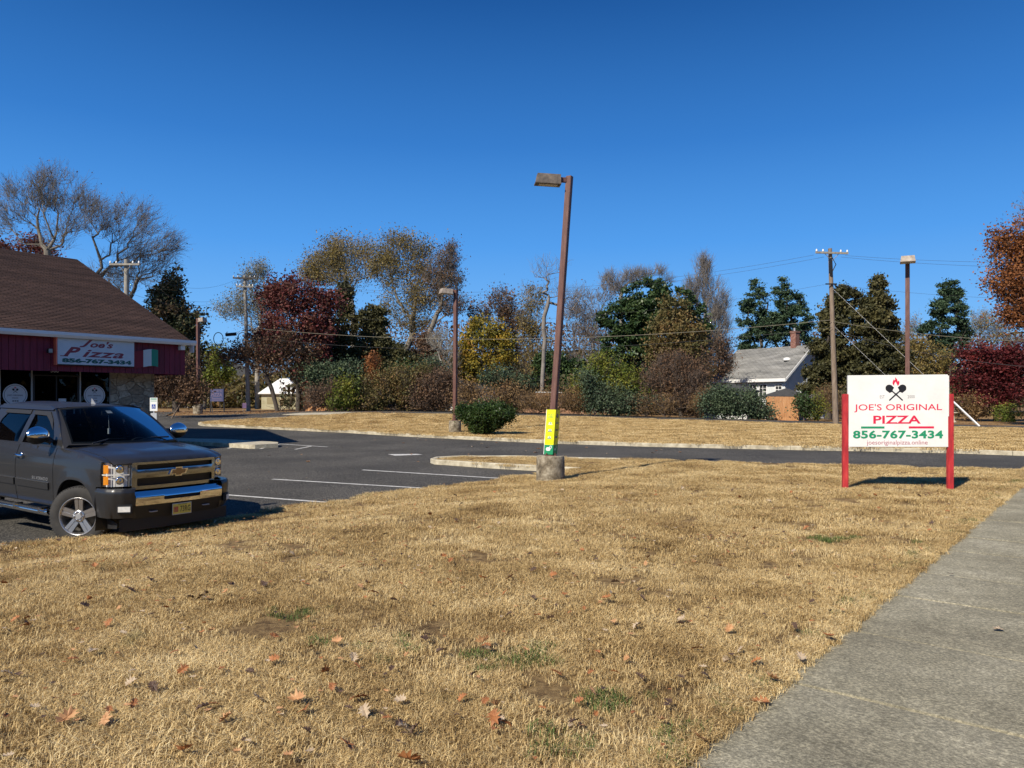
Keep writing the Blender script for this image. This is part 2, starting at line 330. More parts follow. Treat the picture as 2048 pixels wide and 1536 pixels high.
# parking lot, drive and side street : one asphalt sheet
kerb_far=px_line([(2300,919),(2048,911),(1900,906),(1700,901.5),(1500,897.5),(1300,893),(1100,886.5),(900,877),(700,865.5),(570,859.5)],lambda x,y: zlot(x,y))
kerb_left=px_line([(480,855),(410,852),(402,849.5),(425,846),(480,842.5),(560,838),(640,833.5),(720,829)],lambda x,y: zlot(x,y))
lotP=[xy(-14,12.1),xy(-14,60),(-34,52),(-27,58)]+px_line([(330,832),(420,829.5),(520,827),(600,824.5)],zlot)+[(-8,66.5),(8,63.5),(24,53),(34,42),(29,36)]
lot_out=[xy(-14,8.5),xy(24.5,-1.5),xy(34,-6)]
FL0=kerb_far[0]
asph_poly=[xy(-14,9.8),xy(-14,60),(-40,52),(-27.5,61.5)]+px_line([(330,832),(420,829.5),(520,827.2)],zlot)+[(-16.5,67.5),(-7,69),(6,66),(23,55),(44,38)]+[xy(44,-3),xy(16,-3),xy(16,9.8)]
mb=MB(); plate(mb,asph_poly,[],1.6,lambda x,y:(x,y,zlot(x,y)),estep=1.2)
setkind(mb.build('parking_lot',ASPH),'structure')
# far lawn between the drive and the side street
far_edge=px_line([(860,827.5),(1000,830),(1160,833.5),(1400,840.5),(1690,849),(1850,852.5),(2048,856)],zfar)
far_poly=kerb_far+kerb_left+far_edge+[xy(38,2.2),xy(30,1.2)]
mb=MB(); plate(mb,far_poly,[],1.1,lambda x,y:(x,y,zfar(x,y)),skirt=(0,0,-.3),estep=.5)
setkind(mb.build('far_lawn',LAWN),'structure')
def kerb(name,line,label,wd=.16,h=.135,side=1,seg=3.05,group=None,zf=None,tops=None):
    L=resample(line,.25,False); mb=MB(); n=len(L); nor=[]
    for i in range(n):
        a=L[max(0,i-1)]; b=L[min(n-1,i+1)]; l=math.hypot(b[0]-a[0],b[1]-a[1]); nor.append((-(b[1]-a[1])/l*side,(b[0]-a[0])/l*side))
    V=[];k=0
    for (x,y),(nx_,ny_) in zip(L,nor):
        z=(zf or zlot)(x,y); j=.006*math.sin(x*3.1+y*2.3)
        for o,zz in((0,-.1),(.012,h-.02+j),(.03,h+j),(wd-.01,h+j),(wd,h-.02),(wd,-.1)): V.append((x+nx_*o,y+ny_*o,z+zz))
    Fs=[];acc=0
    for i in range(n-1):
        l=math.hypot(L[i+1][0]-L[i][0],L[i+1][1]-L[i][1]); acc+=l
        if acc>seg: acc=0; continue_joint=True
        else: continue_joint=False
        if continue_joint:
            # a 12 mm open joint
            b=len(V); t=1-.012/l
            for q in range(6):
                p=Vector(V[i*6+q]).lerp(Vector(V[(i+1)*6+q]),t); V.append(tuple(p))
            Fs+=[(i*6+q,b+q,b+(q+1),i*6+q+1) for q in range(5)]+[tuple(b+q for q in range(6))]
            Fs.append(tuple((i+1)*6+q for q in range(5,-1,-1)))
        else: Fs+=[(i*6+q,(i+1)*6+q,(i+1)*6+q+1,i*6+q+1) for q in range(5)]
    Fs+=[tuple(range(6)),tuple((n-1)*6+q for q in range(5,-1,-1))]
    mb.add(V,Fs); o=mb.build(name,KERB); return tag(o,label,'kerb',group)
kerb('concrete_kerb',kerb_far+kerb_left,'long pale concrete kerb along the far lawn',side=1)
kerb('concrete_kerb',isl_front+isl_tip+isl_back,'short rounded concrete kerb at the island tip by the leaning lamp post',side=1)
# pavement island left of the lamp with two rounded kerb ends
pl=px_line([(300,878),(345,877),(450,879),(556,885)],lambda x,y: zlot(x,y)+.13); pr=px_line([(556,888),(510,890.5),(498,890.5),(430,886),(360,883),(300,884)],lambda x,y: zlot(x,y)+.13)
mb=MB(); plate(mb,pl+pr,[],.5,lambda x,y:(x,y,zlot(x,y)+.15),skirt=(0,0,-.25),estep=.4)
setkind(mb.build('pavement',KERB),'structure')
# painted bay lines
def stripe(name,a,b,wd,mb):
    ax,ay=a;bx,by=b; l=math.hypot(bx-ax,by-ay); nx_,ny_=-(by-ay)/l*wd/2,(bx-ax)/l*wd/2; k=max(2,int(l/.5)); V=[]
    for i in range(k+1):
        x=ax+(bx-ax)*i/k; y=ay+(by-ay)*i/k
        for s_ in(-1,1): V.append((x+nx_*s_,y+ny_*s_,zlot(x+nx_*s_,y+ny_*s_)+.005))
    mb.add(V,[(2*i,2*i+2,2*i+3,2*i+1) for i in range(k)])
mb=MB()
for p,q in [((725,940),(1010,957.5)),((545,958.5),(862,977.5)),((440,989),(680,1007)),((-60,1082),(30,1094)),
            ((455,897),(500,888)),((520,898),(558,889)),((590,899),(625,892)),((390,891),(440,883)),((558,888),(655,894))]:
    a=hit(*p,zlot); b=hit(*q,zlot); stripe('line',a,b,.10,mb)
setkind(mb.build('bay_markings',PAINT),'structure')
mb=MB(); r=px_line([(775,908.5),(835,908),(845,909.5),(790,911.5)],zlot); plate(mb,r,[],.5,lambda x,y:(x,y,zlot(x,y)+.004)); setkind(mb.build('patch_marking',PAINT),'structure')
# concrete apron at the exit
ap=px_line([(565,829.5),(600,826.2),(690,824.8),(745,826.2),(700,829.2),(640,831.2)],zlot); mb=MB(); plate(mb,ap,[],1,lambda x,y:(x,y,zlot(x,y)+.02),skirt=(0,0,-.1),estep=.6); setkind(mb.build('driveway_apron',KERB),'structure')
# sidewalk slabs
mb=MB(); us=[-6,-4.8,-3.6,-2.4,-1.2,0,1.17]; 
jo=[hit(a,b,lambda x,y:0) for a,b in((1569,1361),(1687,1258),(1782,1189),(1887,1099),(1962,1039),(2000,999))]
us=[-6.6,-5.4,-4.2,-3,-1.8,-.6,.6,1.8]+[]
ju=[uv(*p)[0] for p in jo]; st=ju[0]
us=[st-1.25*k for k in range(7,0,-1)]+ju[:3]+[ju[2]+1.05,ju[3],ju[3]+1.0,ju[4],ju[4]+1.02,ju[5]+.1]
u=us[-1]
while u<60: u+=1.25; us.append(u)
for a,b in zip(us,us[1:]):
    g=.015; M=[xy(a+g,-.02),xy(b-g,-.02),xy(b-g,1.50),xy(a+g,1.50)]; dz=random.uniform(-.004,.004)
    n=6; P=[]
    for i in range(n+1):
        for j in range(n+1):
            uu=a+g+(b-a-2*g)*i/n; vv=-.02+1.52*j/n; x,y=xy(uu,vv); e=-.008 if i in(0,n) or j in(0,n) else 0
            P.append((x,y,.012+dz+e+ (zlot(x,y)+.05 if u<-99 else 0)))
    mb.add(P,[(i*(n+1)+j,(i+1)*(n+1)+j,(i+1)*(n+1)+j+1,i*(n+1)+j+1) for i in range(n) for j in range(n)],0,False)
    z0=.004+dz; q=[(*p,z0) for p in M]+[(*p,-.1) for p in M]; mb.add(q,[(i,(i+1)%4,4+(i+1)%4,4+i) for i in range(4)])
o=mb.build('sidewalk',CONC); setkind(o,'structure')
mb=MB(); q=[xy(-12,-.05),xy(60,-.05),xy(60,1.52),xy(-12,1.52)]; mb.add([(*p,-.012) for p in q],[(0,1,2,3)]); setkind(mb.build('sidewalk_joint_sand',mat('joint_sand',[(.30,.27,.19),(.46,.42,.32)],scale=9,rough=1,detail=8)),'structure')
mb=MB(); q=[(-12,-.02),(60,-.02),(60,-1.6),(-12,-1.6)]; mb.add([(*xy(*p),-.01) for p in q],[(0,3,2,1)]); setkind(mb.build('verge',LAWN),'structure')
mb=MB(); q=[(-60,-1.6),(90,-1.6),(90,-14),(-60,-14)]; mb.add([(*xy(*p),-.02) for p in q],[(0,3,2,1)]); setkind(mb.build('road',ASPH),'structure')
# ------------------------------------------------------------------ grass as instanced tufts
def tuft(name,size,nb,h,wd,mat_,lean=.9,seed=0):
    r=np.random.default_rng(seed); c=r.uniform(-size/2,size/2,(nb,2)); a=r.uniform(0,2*math.pi,nb); H=h*r.uniform(.5,1.25,nb); ln=r.uniform(.2,lean,nb)*H*1.5; W=wd*r.uniform(.6,1.3,nb)
    d=np.stack([np.cos(a),np.sin(a)],1); pn=np.stack([-d[:,1],d[:,0]],1); a2=a+r.normal(0,.6,nb); d2=np.stack([np.cos(a2),np.sin(a2)],1)
    V=np.zeros((nb,5,3)); V[:,0,:2]=c+pn*W[:,None]/2; V[:,1,:2]=c-pn*W[:,None]/2; m=c+d*ln[:,None]*.4; hm=H*.62
    V[:,2,:2]=m-pn*W[:,None]*.42; V[:,3,:2]=m+pn*W[:,None]*.42; V[:,2,2]=hm; V[:,3,2]=hm
    V[:,4,:2]=m+d2*ln[:,None]*.8; V[:,4,2]=H*r.uniform(.55,1.0,nb); V[:,0:2,2]=-.015
    me=bpy.data.meshes.new(name); base=np.arange(nb)*5
    vv=V.reshape(-1,3).astype(np.float32); me.vertices.add(len(vv)); me.vertices.foreach_set('co',vv.ravel())
    fq=np.stack([base,base+1,base+2,base+3,base+3,base+2,base+4],1).astype(np.int32)
    me.loops.add(fq.size); me.loops.foreach_set('vertex_index',fq.ravel()); ls=np.stack([np.arange(nb)*7,np.arange(nb)*7+4],1).ravel().astype(np.int32)
    me.polygons.add(2*nb); me.polygons.foreach_set('loop_start',ls); me.update(calc_edges=True); me.materials.append(mat_)
    return bpy.data.objects.new(name,me)
def scatter(name,pts,scales,variants,norm=None):
    """one object: points carrying a geometry-node instancer of the variant tufts"""
    n=len(pts); me=bpy.data.meshes.new(name); me.vertices.add(n); me.vertices.foreach_set('co',np.asarray(pts,dtype=np.float32).ravel())
    at=me.attributes.new('sc','FLOAT','POINT'); at.data.foreach_set('value',np.asarray(scales,dtype=np.float32))
    at=me.attributes.new('rz','FLOAT_VECTOR','POINT'); R=np.zeros((n,3),dtype=np.float32); R[:,2]=rng.uniform(0,6.283,n); at.data.foreach_set('vector',R.ravel())
    at=me.attributes.new('ix','INT','POINT'); at.data.foreach_set('value',rng.integers(0,len(variants),n).astype(np.int32))
    me.update(); o=link(bpy.data.objects.new(name,me)); setkind(o,'stuff')
    g=bpy.data.node_groups.new(name,'GeometryNodeTree'); g.interface.new_socket('Geometry',in_out='INPUT',socket_type='NodeSocketGeometry'); g.interface.new_socket('Geometry',in_out='OUTPUT',socket_type='NodeSocketGeometry')
    i=g.nodes.new('NodeGroupInput'); out=g.nodes.new('NodeGroupOutput'); iop=g.nodes.new('GeometryNodeInstanceOnPoints')
    j=g.nodes.new('GeometryNodeJoinGeometry')
    for v in variants[::-1]:
        oi=g.nodes.new('GeometryNodeObjectInfo'); oi.inputs['Object'].default_value=v; oi.inputs['As Instance'].default_value=True; g.links.new(oi.outputs['Geometry'],j.inputs[0])
    def na(nm,t):
        a=g.nodes.new('GeometryNodeInputNamedAttribute'); a.data_type=t; a.inputs['Name'].default_value=nm; return a.outputs['Attribute']
    g.links.new(i.outputs[0],iop.inputs['Points']); g.links.new(j.outputs[0],iop.inputs['Instance']); iop.inputs['Pick Instance'].default_value=True
    g.links.new(na('ix','INT'),iop.inputs['Instance Index']); 
    e=g.nodes.new('FunctionNodeEulerToRotation'); g.links.new(na('rz','FLOAT_VECTOR'),e.inputs[0]); g.links.new(e.outputs[0],iop.inputs['Rotation'])
    g.links.new(na('sc','FLOAT'),iop.inputs['Scale']); g.links.new(iop.outputs[0],out.inputs[0])
    md=o.modifiers.new('scatter','NODES'); md.node_group=g; return o
BL=blademat('dry_grass',[(.17,.10,.04),(.36,.235,.09),(.60,.43,.19),(.75,.58,.29),(.86,.71,.41)])
BG=blademat('green_grass',[(.05,.09,.02),(.10,.15,.035),(.17,.21,.06)])
near_t=[tuft('grass_tuft',.34,430,.040,.0034,BL,1.1,s) for s in range(5)]; edge_t=[tuft('grass_tuft',.12,60,.045,.0036,BL,1.0,60+s) for s in range(3)]
far_t=[tuft('grass_tuft',.8,420,.05,.011,BL,1.0,20+s) for s in range(4)]
green_t=[tuft('grass_tuft',.14,70,.05,.004,BG,.8,40+s) for s in range(3)]
def pts_in(poly,dens,fn,clip=True,ymin=-99,ymax=999):
    P=np.array(poly); lo=P.min(0); hi=P.max(0); n=int((hi[0]-lo[0])*(hi[1]-lo[1])*dens); q=rng.uniform(lo,hi,(n,2)); q=q[inside(q,poly)]
    q=q[(q[:,1]>ymin)&(q[:,1]<=ymax)]
    if clip: q=q[np.abs(q[:,0])<q[:,1]*.72+1.2]
    return np.array([(x,y,fn(x,y)) for x,y in q.tolist()])
a=pts_in(near_poly,42,zlawn,ymin=1.6,ymax=7.5); b=pts_in(near_poly,22,zlawn,ymin=7.5,ymax=26)
def lf(p): x,y=p[:,0],p[:,1]; return .5+.25*np.sin(x*1.9+np.sin(y*1.3)*2)+.25*np.sin(y*2.3+x*.7+np.sin(x*2.1)*1.5)
p=np.vstack([a,b]); sc=np.r_[rng.uniform(.75,1.2,len(a)),rng.uniform(.9,1.45,len(b))]*(.72+.5*lf(p)); vv_=-.774*p[:,0]+.633*p[:,1]; k_=(vv_>1.5+.17*sc)&(rng.uniform(0,1,len(p))>.30*(lf(p)<.3))
grass=scatter('dry_grass',p[k_],sc[k_],near_t)
ep=[]
for _ in range(3400): x,y=xy(rng.uniform(1,21),1.515+abs(rng.normal(0,.09))+.03*math.sin(_)); ep.append((x,y,zlawn(x,y)))
scatter('dry_grass',ep,rng.uniform(.6,1.15,len(ep)),edge_t)
p=pts_in(far_poly,5,zfar); scatter('far_lawn_grass',p,rng.uniform(.8,1.3,len(p)),far_t)
# green living patches, mostly along the sidewalk edge
gp=[]
for uu in np.arange(1.5,18,.09):
    if math.sin(uu*2.3)+math.sin(uu*5.1+1)+rng.normal(0,.8)>.1:
        x,y=xy(uu+rng.normal(0,.05),1.56+abs(rng.normal(0,.09))); gp.append((x,y,zlawn(x,y)))
for cx,cy,k in((-.05,4.6,16),(.6,4.0,9),(-.9,4.9,6),(2.2,3.6,14),(3.7,8.6,14),(.3,3.4,6),(-1.6,5.6,8)):
    for _ in range(k): x=cx+rng.normal(0,.16); y=cy+rng.normal(0,.12); gp.append((x,y,zlawn(x,y)))
gp=[q for q in gp if uv(q[0],q[1])[1]>1.55]
scatter('green_grass',gp,rng.uniform(.6,1.2,len(gp)),green_t)
# ================================================================== SIGN ON THE LAWN
RED=mat('red_paint',[(.26,.02,.025),(.46,.028,.035),(.58,.06,.055)],scale=9,rough=.55,bump=.15,stretch=(2,2,.4))
INKR=mat('crimson_ink',[(.68,.02,.07)],rough=.5); INKB=mat('black_ink',[(.012,.012,.016)],rough=.5); INKG=mat('green_ink',[(.015,.27,.13)],rough=.5); INKM=mat('grey_ink',[(.13,.12,.13)],rough=.6); INKT=mat('maroon_ink',[(.42,.13,.17)],rough=.5)
SIGNW=mat('sign_panel_white',[(.74,.735,.70),(.80,.80,.77),(.84,.84,.82)],scale=2.2,rough=.4,detail=10)
def emblem(parent,s,ox,oz,M,d,mb=None,flame=True):
    """two crossed pizza peels under a flame, s = width"""
    k=s/76.0; own=mb is None; mb=mb or MB()
    def P(x,y): return ((x-79.5)*k+ox,-d,-(y-72)*k+oz)
    for sgn in(1,-1):
        L=[(55,42),(63,44),(73,54),(69,60),(67.5,66),(79,75.5),(105.5,101),(102.5,104.5),(77,81),(66,70.5),(61,71.5),(57,74.5),(43,63),(41.5,55),(43,49),(48,44)]
        if sgn<0: L=[(159-x,y) for x,y in L]
        n=len(L); V=[P(x,y) for x,y in L]+[(P(x,y)[0],0,P(x,y)[2]) for x,y in L]
        mb.add([(a,b-(.0006 if sgn<0 else 0),c) for a,b,c in V],[tuple(range(n)) if sgn>0 else tuple(range(n-1,-1,-1))]+[(i,(i+1)%n,n+(i+1)%n,n+i) for i in range(n)],0,False,M)
    o=mb.build('emblem',INKB,parent) if own else None
    if flame:
        f=MB(); L=[(76.5,14),(84,22),(86.5,31),(91,27),(92.5,35),(91,42),(86,47),(84,42),(81,36),(79,30.5),(75,36),(73,41),(74,46.5),(69,42),(67,36),(69,29),(71.5,22),(73.5,26),(77.5,23)]
        V=[P(x,y) for x,y in L]; n=len(V); f.add(V+[(a,0,c) for a,b,c in V],[tuple(range(n-1,-1,-1))]+[(i,(i+1)%n,n+(i+1)%n,n+i) for i in range(n)],0,False,M); f.build('flame',INKR,parent)
    return o
SY=13.35; SXL,SXR=PX(1700,SY),PX(1889,SY); zt=PZ(750,SY); zb=PZ(894,SY)
sg=thing('pizza_sign','white pizza sign board on two red posts standing on the dry lawn by the sidewalk','sign',((SXL+SXR)/2,SY,0),math.radians(-6)); W2=(SXR-SXL)/2/math.cos(math.radians(6)); zc=(zt+zb)/2; hh=(zt-zb)/2
mb=MB(); Rt=Matrix.Translation((0,0,zc))@Matrix.Rotation(math.radians(-.35),4,'Y')@Matrix.Translation((0,0,-zc))
mb.box(-W2,W2,-.035,.035,zb,zt,0,Rt,bev=.006); brd=mb.build('sign_panel',SIGNW,sg)
mb=MB(); mb.box(W2-.002,W2+.012,-.045,.045,zc-hh*.62+.3,zt-.02,0,Rt); mb.box(W2-.002,W2+.006,-.012,.03,zt-.36,zt-.04,0,Rt); mb.build('edge_trim',SIGNW,sg)
for s_ in(-1,1):
    mb=MB(); x=s_*(W2+.045); gz=-.25; mb.box(x-.045,x+.045,-.045,.05,gz,PZ(788,SY),0,None,bev=.006); mb.build('post',RED,sg)
TM=Rt@Matrix.Translation((0,-.0352,0))
kx=2*W2/1075.0; kz=2*hh/800.0; ez=lambda py:zc-(py-525)*kz; ex=lambda px:(px-770)*kx
text_obj('lettering',"JOE'S ORIGINAL",INKR,brd,TM,width=945*kx,height=92*kz,ox=ex(768),oz=ez(492),bold=.004)
text_obj('lettering',"PIZZA",INKR,brd,TM,width=510*kx,height=90*kz,ox=ex(757),oz=ez(620),bold=.022)
text_obj('lettering',"856-767-3434",INKG,brd,TM,width=970*kx,height=92*kz,ox=ex(765),oz=ez(785),bold=.034,space=1.06)
text_obj('lettering',"joesoriginalpizza.online",INKT,brd,TM,width=655*kx,height=62*kz,ox=ex(757),oz=ez(880),bold=.0)
text_obj('lettering',"EST",INKM,brd,TM,width=50*kx,height=34*kz,ox=ex(600),oz=ez(367),bold=-.01,space=1.2)
text_obj('lettering',"2000",INKM,brd,TM,width=74*kx,height=34*kz,ox=ex(911),oz=ez(367),bold=-.01,space=1.2)
emblem(brd,225*kx,ex(748),ez(318),TM,.002)
for nm,m_,x0,x1 in(('green_bar',INKG,369,622),('red_bar',INKR,884,1153)):
    mb=MB(); mb.box(ex(x0),ex(x1),-.002,.001,ez(718),ez(695),0,TM); mb.build(nm,m_,brd)
# ================================================================== LAMP POSTS
RUST=mat('brown_post_paint',[(.085,.033,.025),(.125,.055,.042),(.175,.09,.07)],scale=6,rough=.6,bump=.2,stretch=(3,3,.5),detail=9)
HEADM=mat('weathered_bronze',[(.06,.05,.042),(.13,.105,.085),(.24,.19,.14)],scale=7,rough=.6,detail=9)
HEADL=mat('weathered_pale_head',[(.16,.12,.09),(.34,.28,.22),(.46,.40,.33)],scale=6,rough=.6,detail=8)
FOOT=mat('old_cast_concrete',[(.06,.048,.032),(.17,.14,.095),(.30,.26,.19),(.46,.41,.31)],scale=7,rough=.95,bump=.9,bscale=30,detail=12,bdist=.015)
def lamp(label,X,Y,z0,ztop,base_r,base_h,head,hm,group,lean=(0,0),sleeve=False,pw=.065,hd=(.62,.34,.19),rz=0):
    t=thing('lamp_post',label,'lamp post',(X,Y,z0),rz,group)
    mb=MB(); pr=[(0,-.25),(base_r,-.25),(base_r*1.01,.02),(base_r,base_h*.5),(base_r*.985,base_h-.03),(base_r*.94,base_h),(0,base_h)]
    mb.lathe(pr,36); fo=mb.build('footing',FOOT,t)
    H=ztop-z0; L=Matrix(((1,0,lean[0],0),(0,1,lean[1],0),(0,0,1,0),(0,0,0,1)))
    L=Matrix.Translation((0,0,base_h))@L@Matrix.Translation((0,0,-base_h))
    mb=MB(); mb.box(-pw*1.9,pw*1.9,-pw*1.9,pw*1.9,base_h,base_h+.02); [mb.tube([(a,b,base_h),(a,b,base_h+.06)],.014,6) for a in(-pw*1.5,pw*1.5) for b in(-pw*1.5,pw*1.5)]; mb.build('base_plate',RUST,t)
    mb=MB(); n=8
    for i in range(1): mb.box(-pw,pw,-pw,pw,base_h+.02,H,0,L@Matrix.Rotation(math.radians(-30),4,'Z'),bev=.008)
    mb.build('pole',RUST,t)
    hx,hy,hz=hd; dx,dy=head; ang=math.atan2(dy,dx); top=L@Vector((0,0,H)); R=Matrix.Translation(top)@Matrix.Rotation(ang,4,'Z')@Matrix.Rotation(math.radians(-2),4,'Y')
    mb=MB(); mb.box(pw*.6,pw+.17,-.04,.04,-.14,-.04,0,R,bev=.006); mb.build('arm',RUST,t)
    mb=MB(); x0=pw+.14; x1=x0+hx; a=.03
    V=[(x0,-hy/2+a,0),(x0,hy/2-a,0),(x1,hy/2-a,0),(x1,-hy/2+a,0),(x0,-hy/2,-hz),(x0,hy/2,-hz),(x1+.03,hy/2,-hz),(x1+.03,-hy/2,-hz)]
    V=[(x,y,z+.0) for x,y,z in V]
    mb.add(V,[(0,1,2,3),(0,3,7,4),(1,5,6,2),(2,6,7,3),(0,4,5,1),(4,7,6,5)],0,False,R)
    mb.box(x0-.01,x1+.045,-hy/2-.008,hy/2+.008,-hz-.025,-hz,0,R)
    h_=mb.build('lamp_head',hm,t)
    mb=MB(); mb.box(x0+.06,x1-.04,-hy/2+.05,hy/2-.05,-hz-.035,-hz-.026,0,R); mb.build('lens',mat('lens_glass_'+str(len(bpy.data.materials)),[(.35,.36,.36)],rough=.25),h_)
    return t,L
ly=16.1; lx=PX(1101,ly); lz=zlawn(lx,ly)-.02
ZT=PZ(358,ly+.2); bh=PZ(911,ly)-lz
lean_x=(PX(1141,ly)-PX(1103,ly))/(ZT-PZ(908,ly))
lt,LM=lamp('rusty brown leaning lamp post on a round concrete footing, nearest of the lamp posts',lx,ly,lz,ZT,.305,bh,(-.97,-.10),HEADM,None,lean=(lean_x,.0),pw=.062,hd=(.50,.26,.19))
# yellow advertising sleeve (four-sided plastic wrap)
YEL=mat('yellow_plastic',[(.80,.80,.0),(.86,.85,.02)],scale=2,rough=.4); GRN=mat('green_plastic',[(.01,.24,.10)],rough=.45)
sh=PZ(815,ly)-PZ(904,ly); sw_=.105; Rz=Matrix.Rotation(math.radians(-30),4,'Z')
t=thing('advert_sleeve','yellow and green printed sleeve wrapped round the foot of the leaning lamp post','advert',(lx,ly,lz+bh+.03)); SM=Matrix(((1,0,lean_x,0),(0,1,0,0),(0,0,1,0),(0,0,0,1)))@Rz
mb=MB(); 
for a in range(4):
    R=SM@Matrix.Rotation(math.pi/2*a,4,'Z'); mb.box(-sw_,sw_,-sw_-.002,-sw_+.002,sh*.215,sh,0,R); mb.box(-sw_,sw_,-sw_-.0025,-sw_+.0025,0,sh*.215,1,R)
bd=mb.build('wrap',[YEL,GRN],t)
mb=MB(); R=SM@Matrix.Translation((-sw_-.006,-sw_+.03,0)); mb.box(-.006,.006,-.03,.03,0,sh+.005,0,R); mb.build('white_seam',SIGNW,bd)
FM=SM@Matrix.Translation((0,-sw_-.0026,0))
text_obj('lettering','PLAY',INKG,bd,FM,width=.13,height=.035,ox=0.005,oz=sh*.885,bold=.01,space=1.2); text_obj('lettering','HERE',INKG,bd,FM,width=.13,height=.035,ox=0.0,oz=sh*.835,bold=.01,space=1.2)
def blob(name,m_,cx,cz,rx,rz_,M,k=14,sq=1):
    mb=MB(); V=[(cx+rx*math.copysign(abs(math.cos(a))**sq,math.cos(a)),-.0015,cz+rz_*math.copysign(abs(math.sin(a))**sq,math.sin(a))) for a in[2*math.pi*i/k for i in range(k)]]; mb.add(V,[tuple(range(k))],0,False,M); return mb.build(name,m_,bd)
LB=mat('pale_print',[(.62,.70,.60)],rough=.5); GY=mat('grey_print',[(.22,.24,.24)],rough=.5)
for z_,c1 in((.70,LB),(.545,LB),(.385,LB)):
    blob('round_print',c1,.0,sh*z_,.04,.022,FM); blob('print_band',GY if z_<.6 else LB,.0,sh*(z_-.03),.055,.008,FM,sq=.4)
    blob('print_figure',INKG,.004,sh*(z_+.003),.018,.011,Matrix.Translation((0,0,0))@FM@Matrix.Translation((0,-.0008,0)))
blob('speech_print',SIGNW,-.01,sh*.12,.055,.038,FM,sq=.7); blob('round_print',SIGNW,.045,sh*.165,.03,.033,FM); blob('round_print',GRN,.045,sh*.165,.018,.02,FM@Matrix.Translation((0,-.0008,0)))
F2=SM@Matrix.Rotation(math.pi/2,4,'Z')@Matrix.Translation((0,-sw_-.0026,0))
blob('round_print',INKM,-.005,sh*.86,.045,.045,F2); blob('round_print',GY,-.005,sh*.86,.032,.032,F2@Matrix.Translation((0,-.0008,0)))
blob('print_band',GY,0,sh*.70,.06,.012,F2,sq=.4); blob('print_band',INKM,0,sh*.545,.06,.014,F2,sq=.5); blob('print_band',GY,0,sh*.385,.05,.025,F2,sq=.3)
blob('round_print',SIGNW,.04,sh*.165,.025,.028,F2); blob('round_print',GRN,.04,sh*.165,.017,.019,F2@Matrix.Translation((0,-.0008,0))); blob('print_band',LB,-.01,sh*.11,.04,.022,F2,sq=.5)
Y2=36.2; x2=PX(909,Y2); g2='lamp posts standing upright around the parking lot'
lamp('brown lamp post rising behind the round green bush on the far lawn',PX(910,Y2),Y2,zfar(x2,Y2)-.05,PZ(580,Y2),.30,.62,(-.9,-.45),HEADL,g2,pw=.085,hd=(.52,.42,.21),lean=(.006,0))
Y3=28.5; x3=PX(1815,Y3); lamp('brown lamp post standing behind the white pizza sign board',x3,Y3,zfar(x3,Y3)-.05,PZ(518,Y3),.30,.5,(-.45,-.9),HEADL,g2,pw=.075,hd=(.42,.5,.20))
Y4=57.; x4=PX(396,Y4); lamp('distant lamp post beside the small blue sign at the end of the drive',x4,Y4,zlot(x4,Y4)-.06,PZ(637,Y4),.36,.75,(.8,-.5),HEADL,g2,pw=.10,hd=(.55,.4,.28))
# ================================================================== SMALL SIGNS AND POSTS
BLUE=mat('faded_blue_panel',[(.035,.045,.12),(.055,.065,.16)],scale=3,rough=.6); FADE=mat('faded_print',[(.15,.12,.20)],rough=.6)
Y=60.; t=thing('small_blue_sign','small faded blue pizza sign on thin dark legs at the far end of the drive','sign',(PX(434,Y),Y,zlot(PX(434,Y),Y)-.07)); b0=t.location.z; k=Y/F
zt_,zb_=PZ(778,Y)-b0,PZ(803,Y)-b0; mb=MB(); mb.box(-13.5*k,13.5*k,-.03,.03,zb_,zt_,0,None,bev=.01); pn=mb.build('sign_panel',BLUE,t)
for s_ in(-1,1): mb=MB(); mb.box(s_*13.5*k-.04,s_*13.5*k+.04,.03,.10,0,zt_+(0 if s_<0 else .12)); mb.build('leg',BLACK,t)
mb=MB(); mb.tube([(-13*k,.1,1.0),(-3*k,-.5,-.05)],.03,6); mb.build('brace',BLACK,t)
Mx=Matrix.Translation((0,-.031,0)); hz_=(zt_+zb_)/2; text_obj('lettering',"JOE'S",FADE,pn,Mx,width=20*k,height=5*k,oz=hz_+8.2*k,bold=.02,depth=.008); text_obj('lettering',"PIZZA",FADE,pn,Mx,width=22*k,height=7*k,oz=hz_+.8*k,bold=.03,depth=.008)
mb=MB(); mb.box(-10*k,10*k,-.006,0,hz_-8*k,hz_-6.5*k,0,Mx); mb.box(-10*k,10*k,-.006,0,hz_-10.6*k,hz_-9.6*k,0,Mx); mb.build('line_print',FADE,pn)
Y=63.; t=thing('yard_sign','little dull purple yard sign on the grass beside the left utility pole','sign',(PX(489,Y),Y,zlot(PX(489,Y),Y))); k=Y/F
mb=MB(); mb.box(-4*k,4*k,-.02,.02,.28,.28+10*k); mb.build('sign_panel',mat('purple_panel',[(.10,.06,.14),(.16,.10,.2)],rough=.6),t); 
for s_ in(-3,3): mb=MB(); mb.tube([(s_*k,.03,0),(s_*k,.03,.35)],.015,5); mb.build('wire_leg',STEEL,t)
Y=25.; X=PX(307.5,Y); t=thing('accessible_parking_sign','small white and blue accessible parking sign on a thin metal post by the stone wall','sign',(X,Y,zlot(X,Y))); b0=zlot(X,Y); k=Y/F
mb=MB(); mb.box(-.02,.02,0,.03,0,PZ(797,Y)-b0); mb.build('post',STEEL,t)
mb=MB(); mb.box(-7.5*k,7.5*k,-.008,0,PZ(822,Y)-b0,PZ(795.5,Y)-b0,0,None); pn=mb.build('sign_panel',SIGNW,t); zc_=PZ(813,Y)-b0
mb=MB(); mb.box(-3.8*k,3.8*k,-.012,-.0085,zc_-4.3*k,zc_+4.3*k); sq_=mb.build('blue_square',mat('sign_blue',[(.02,.06,.35)],rough=.5),pn)
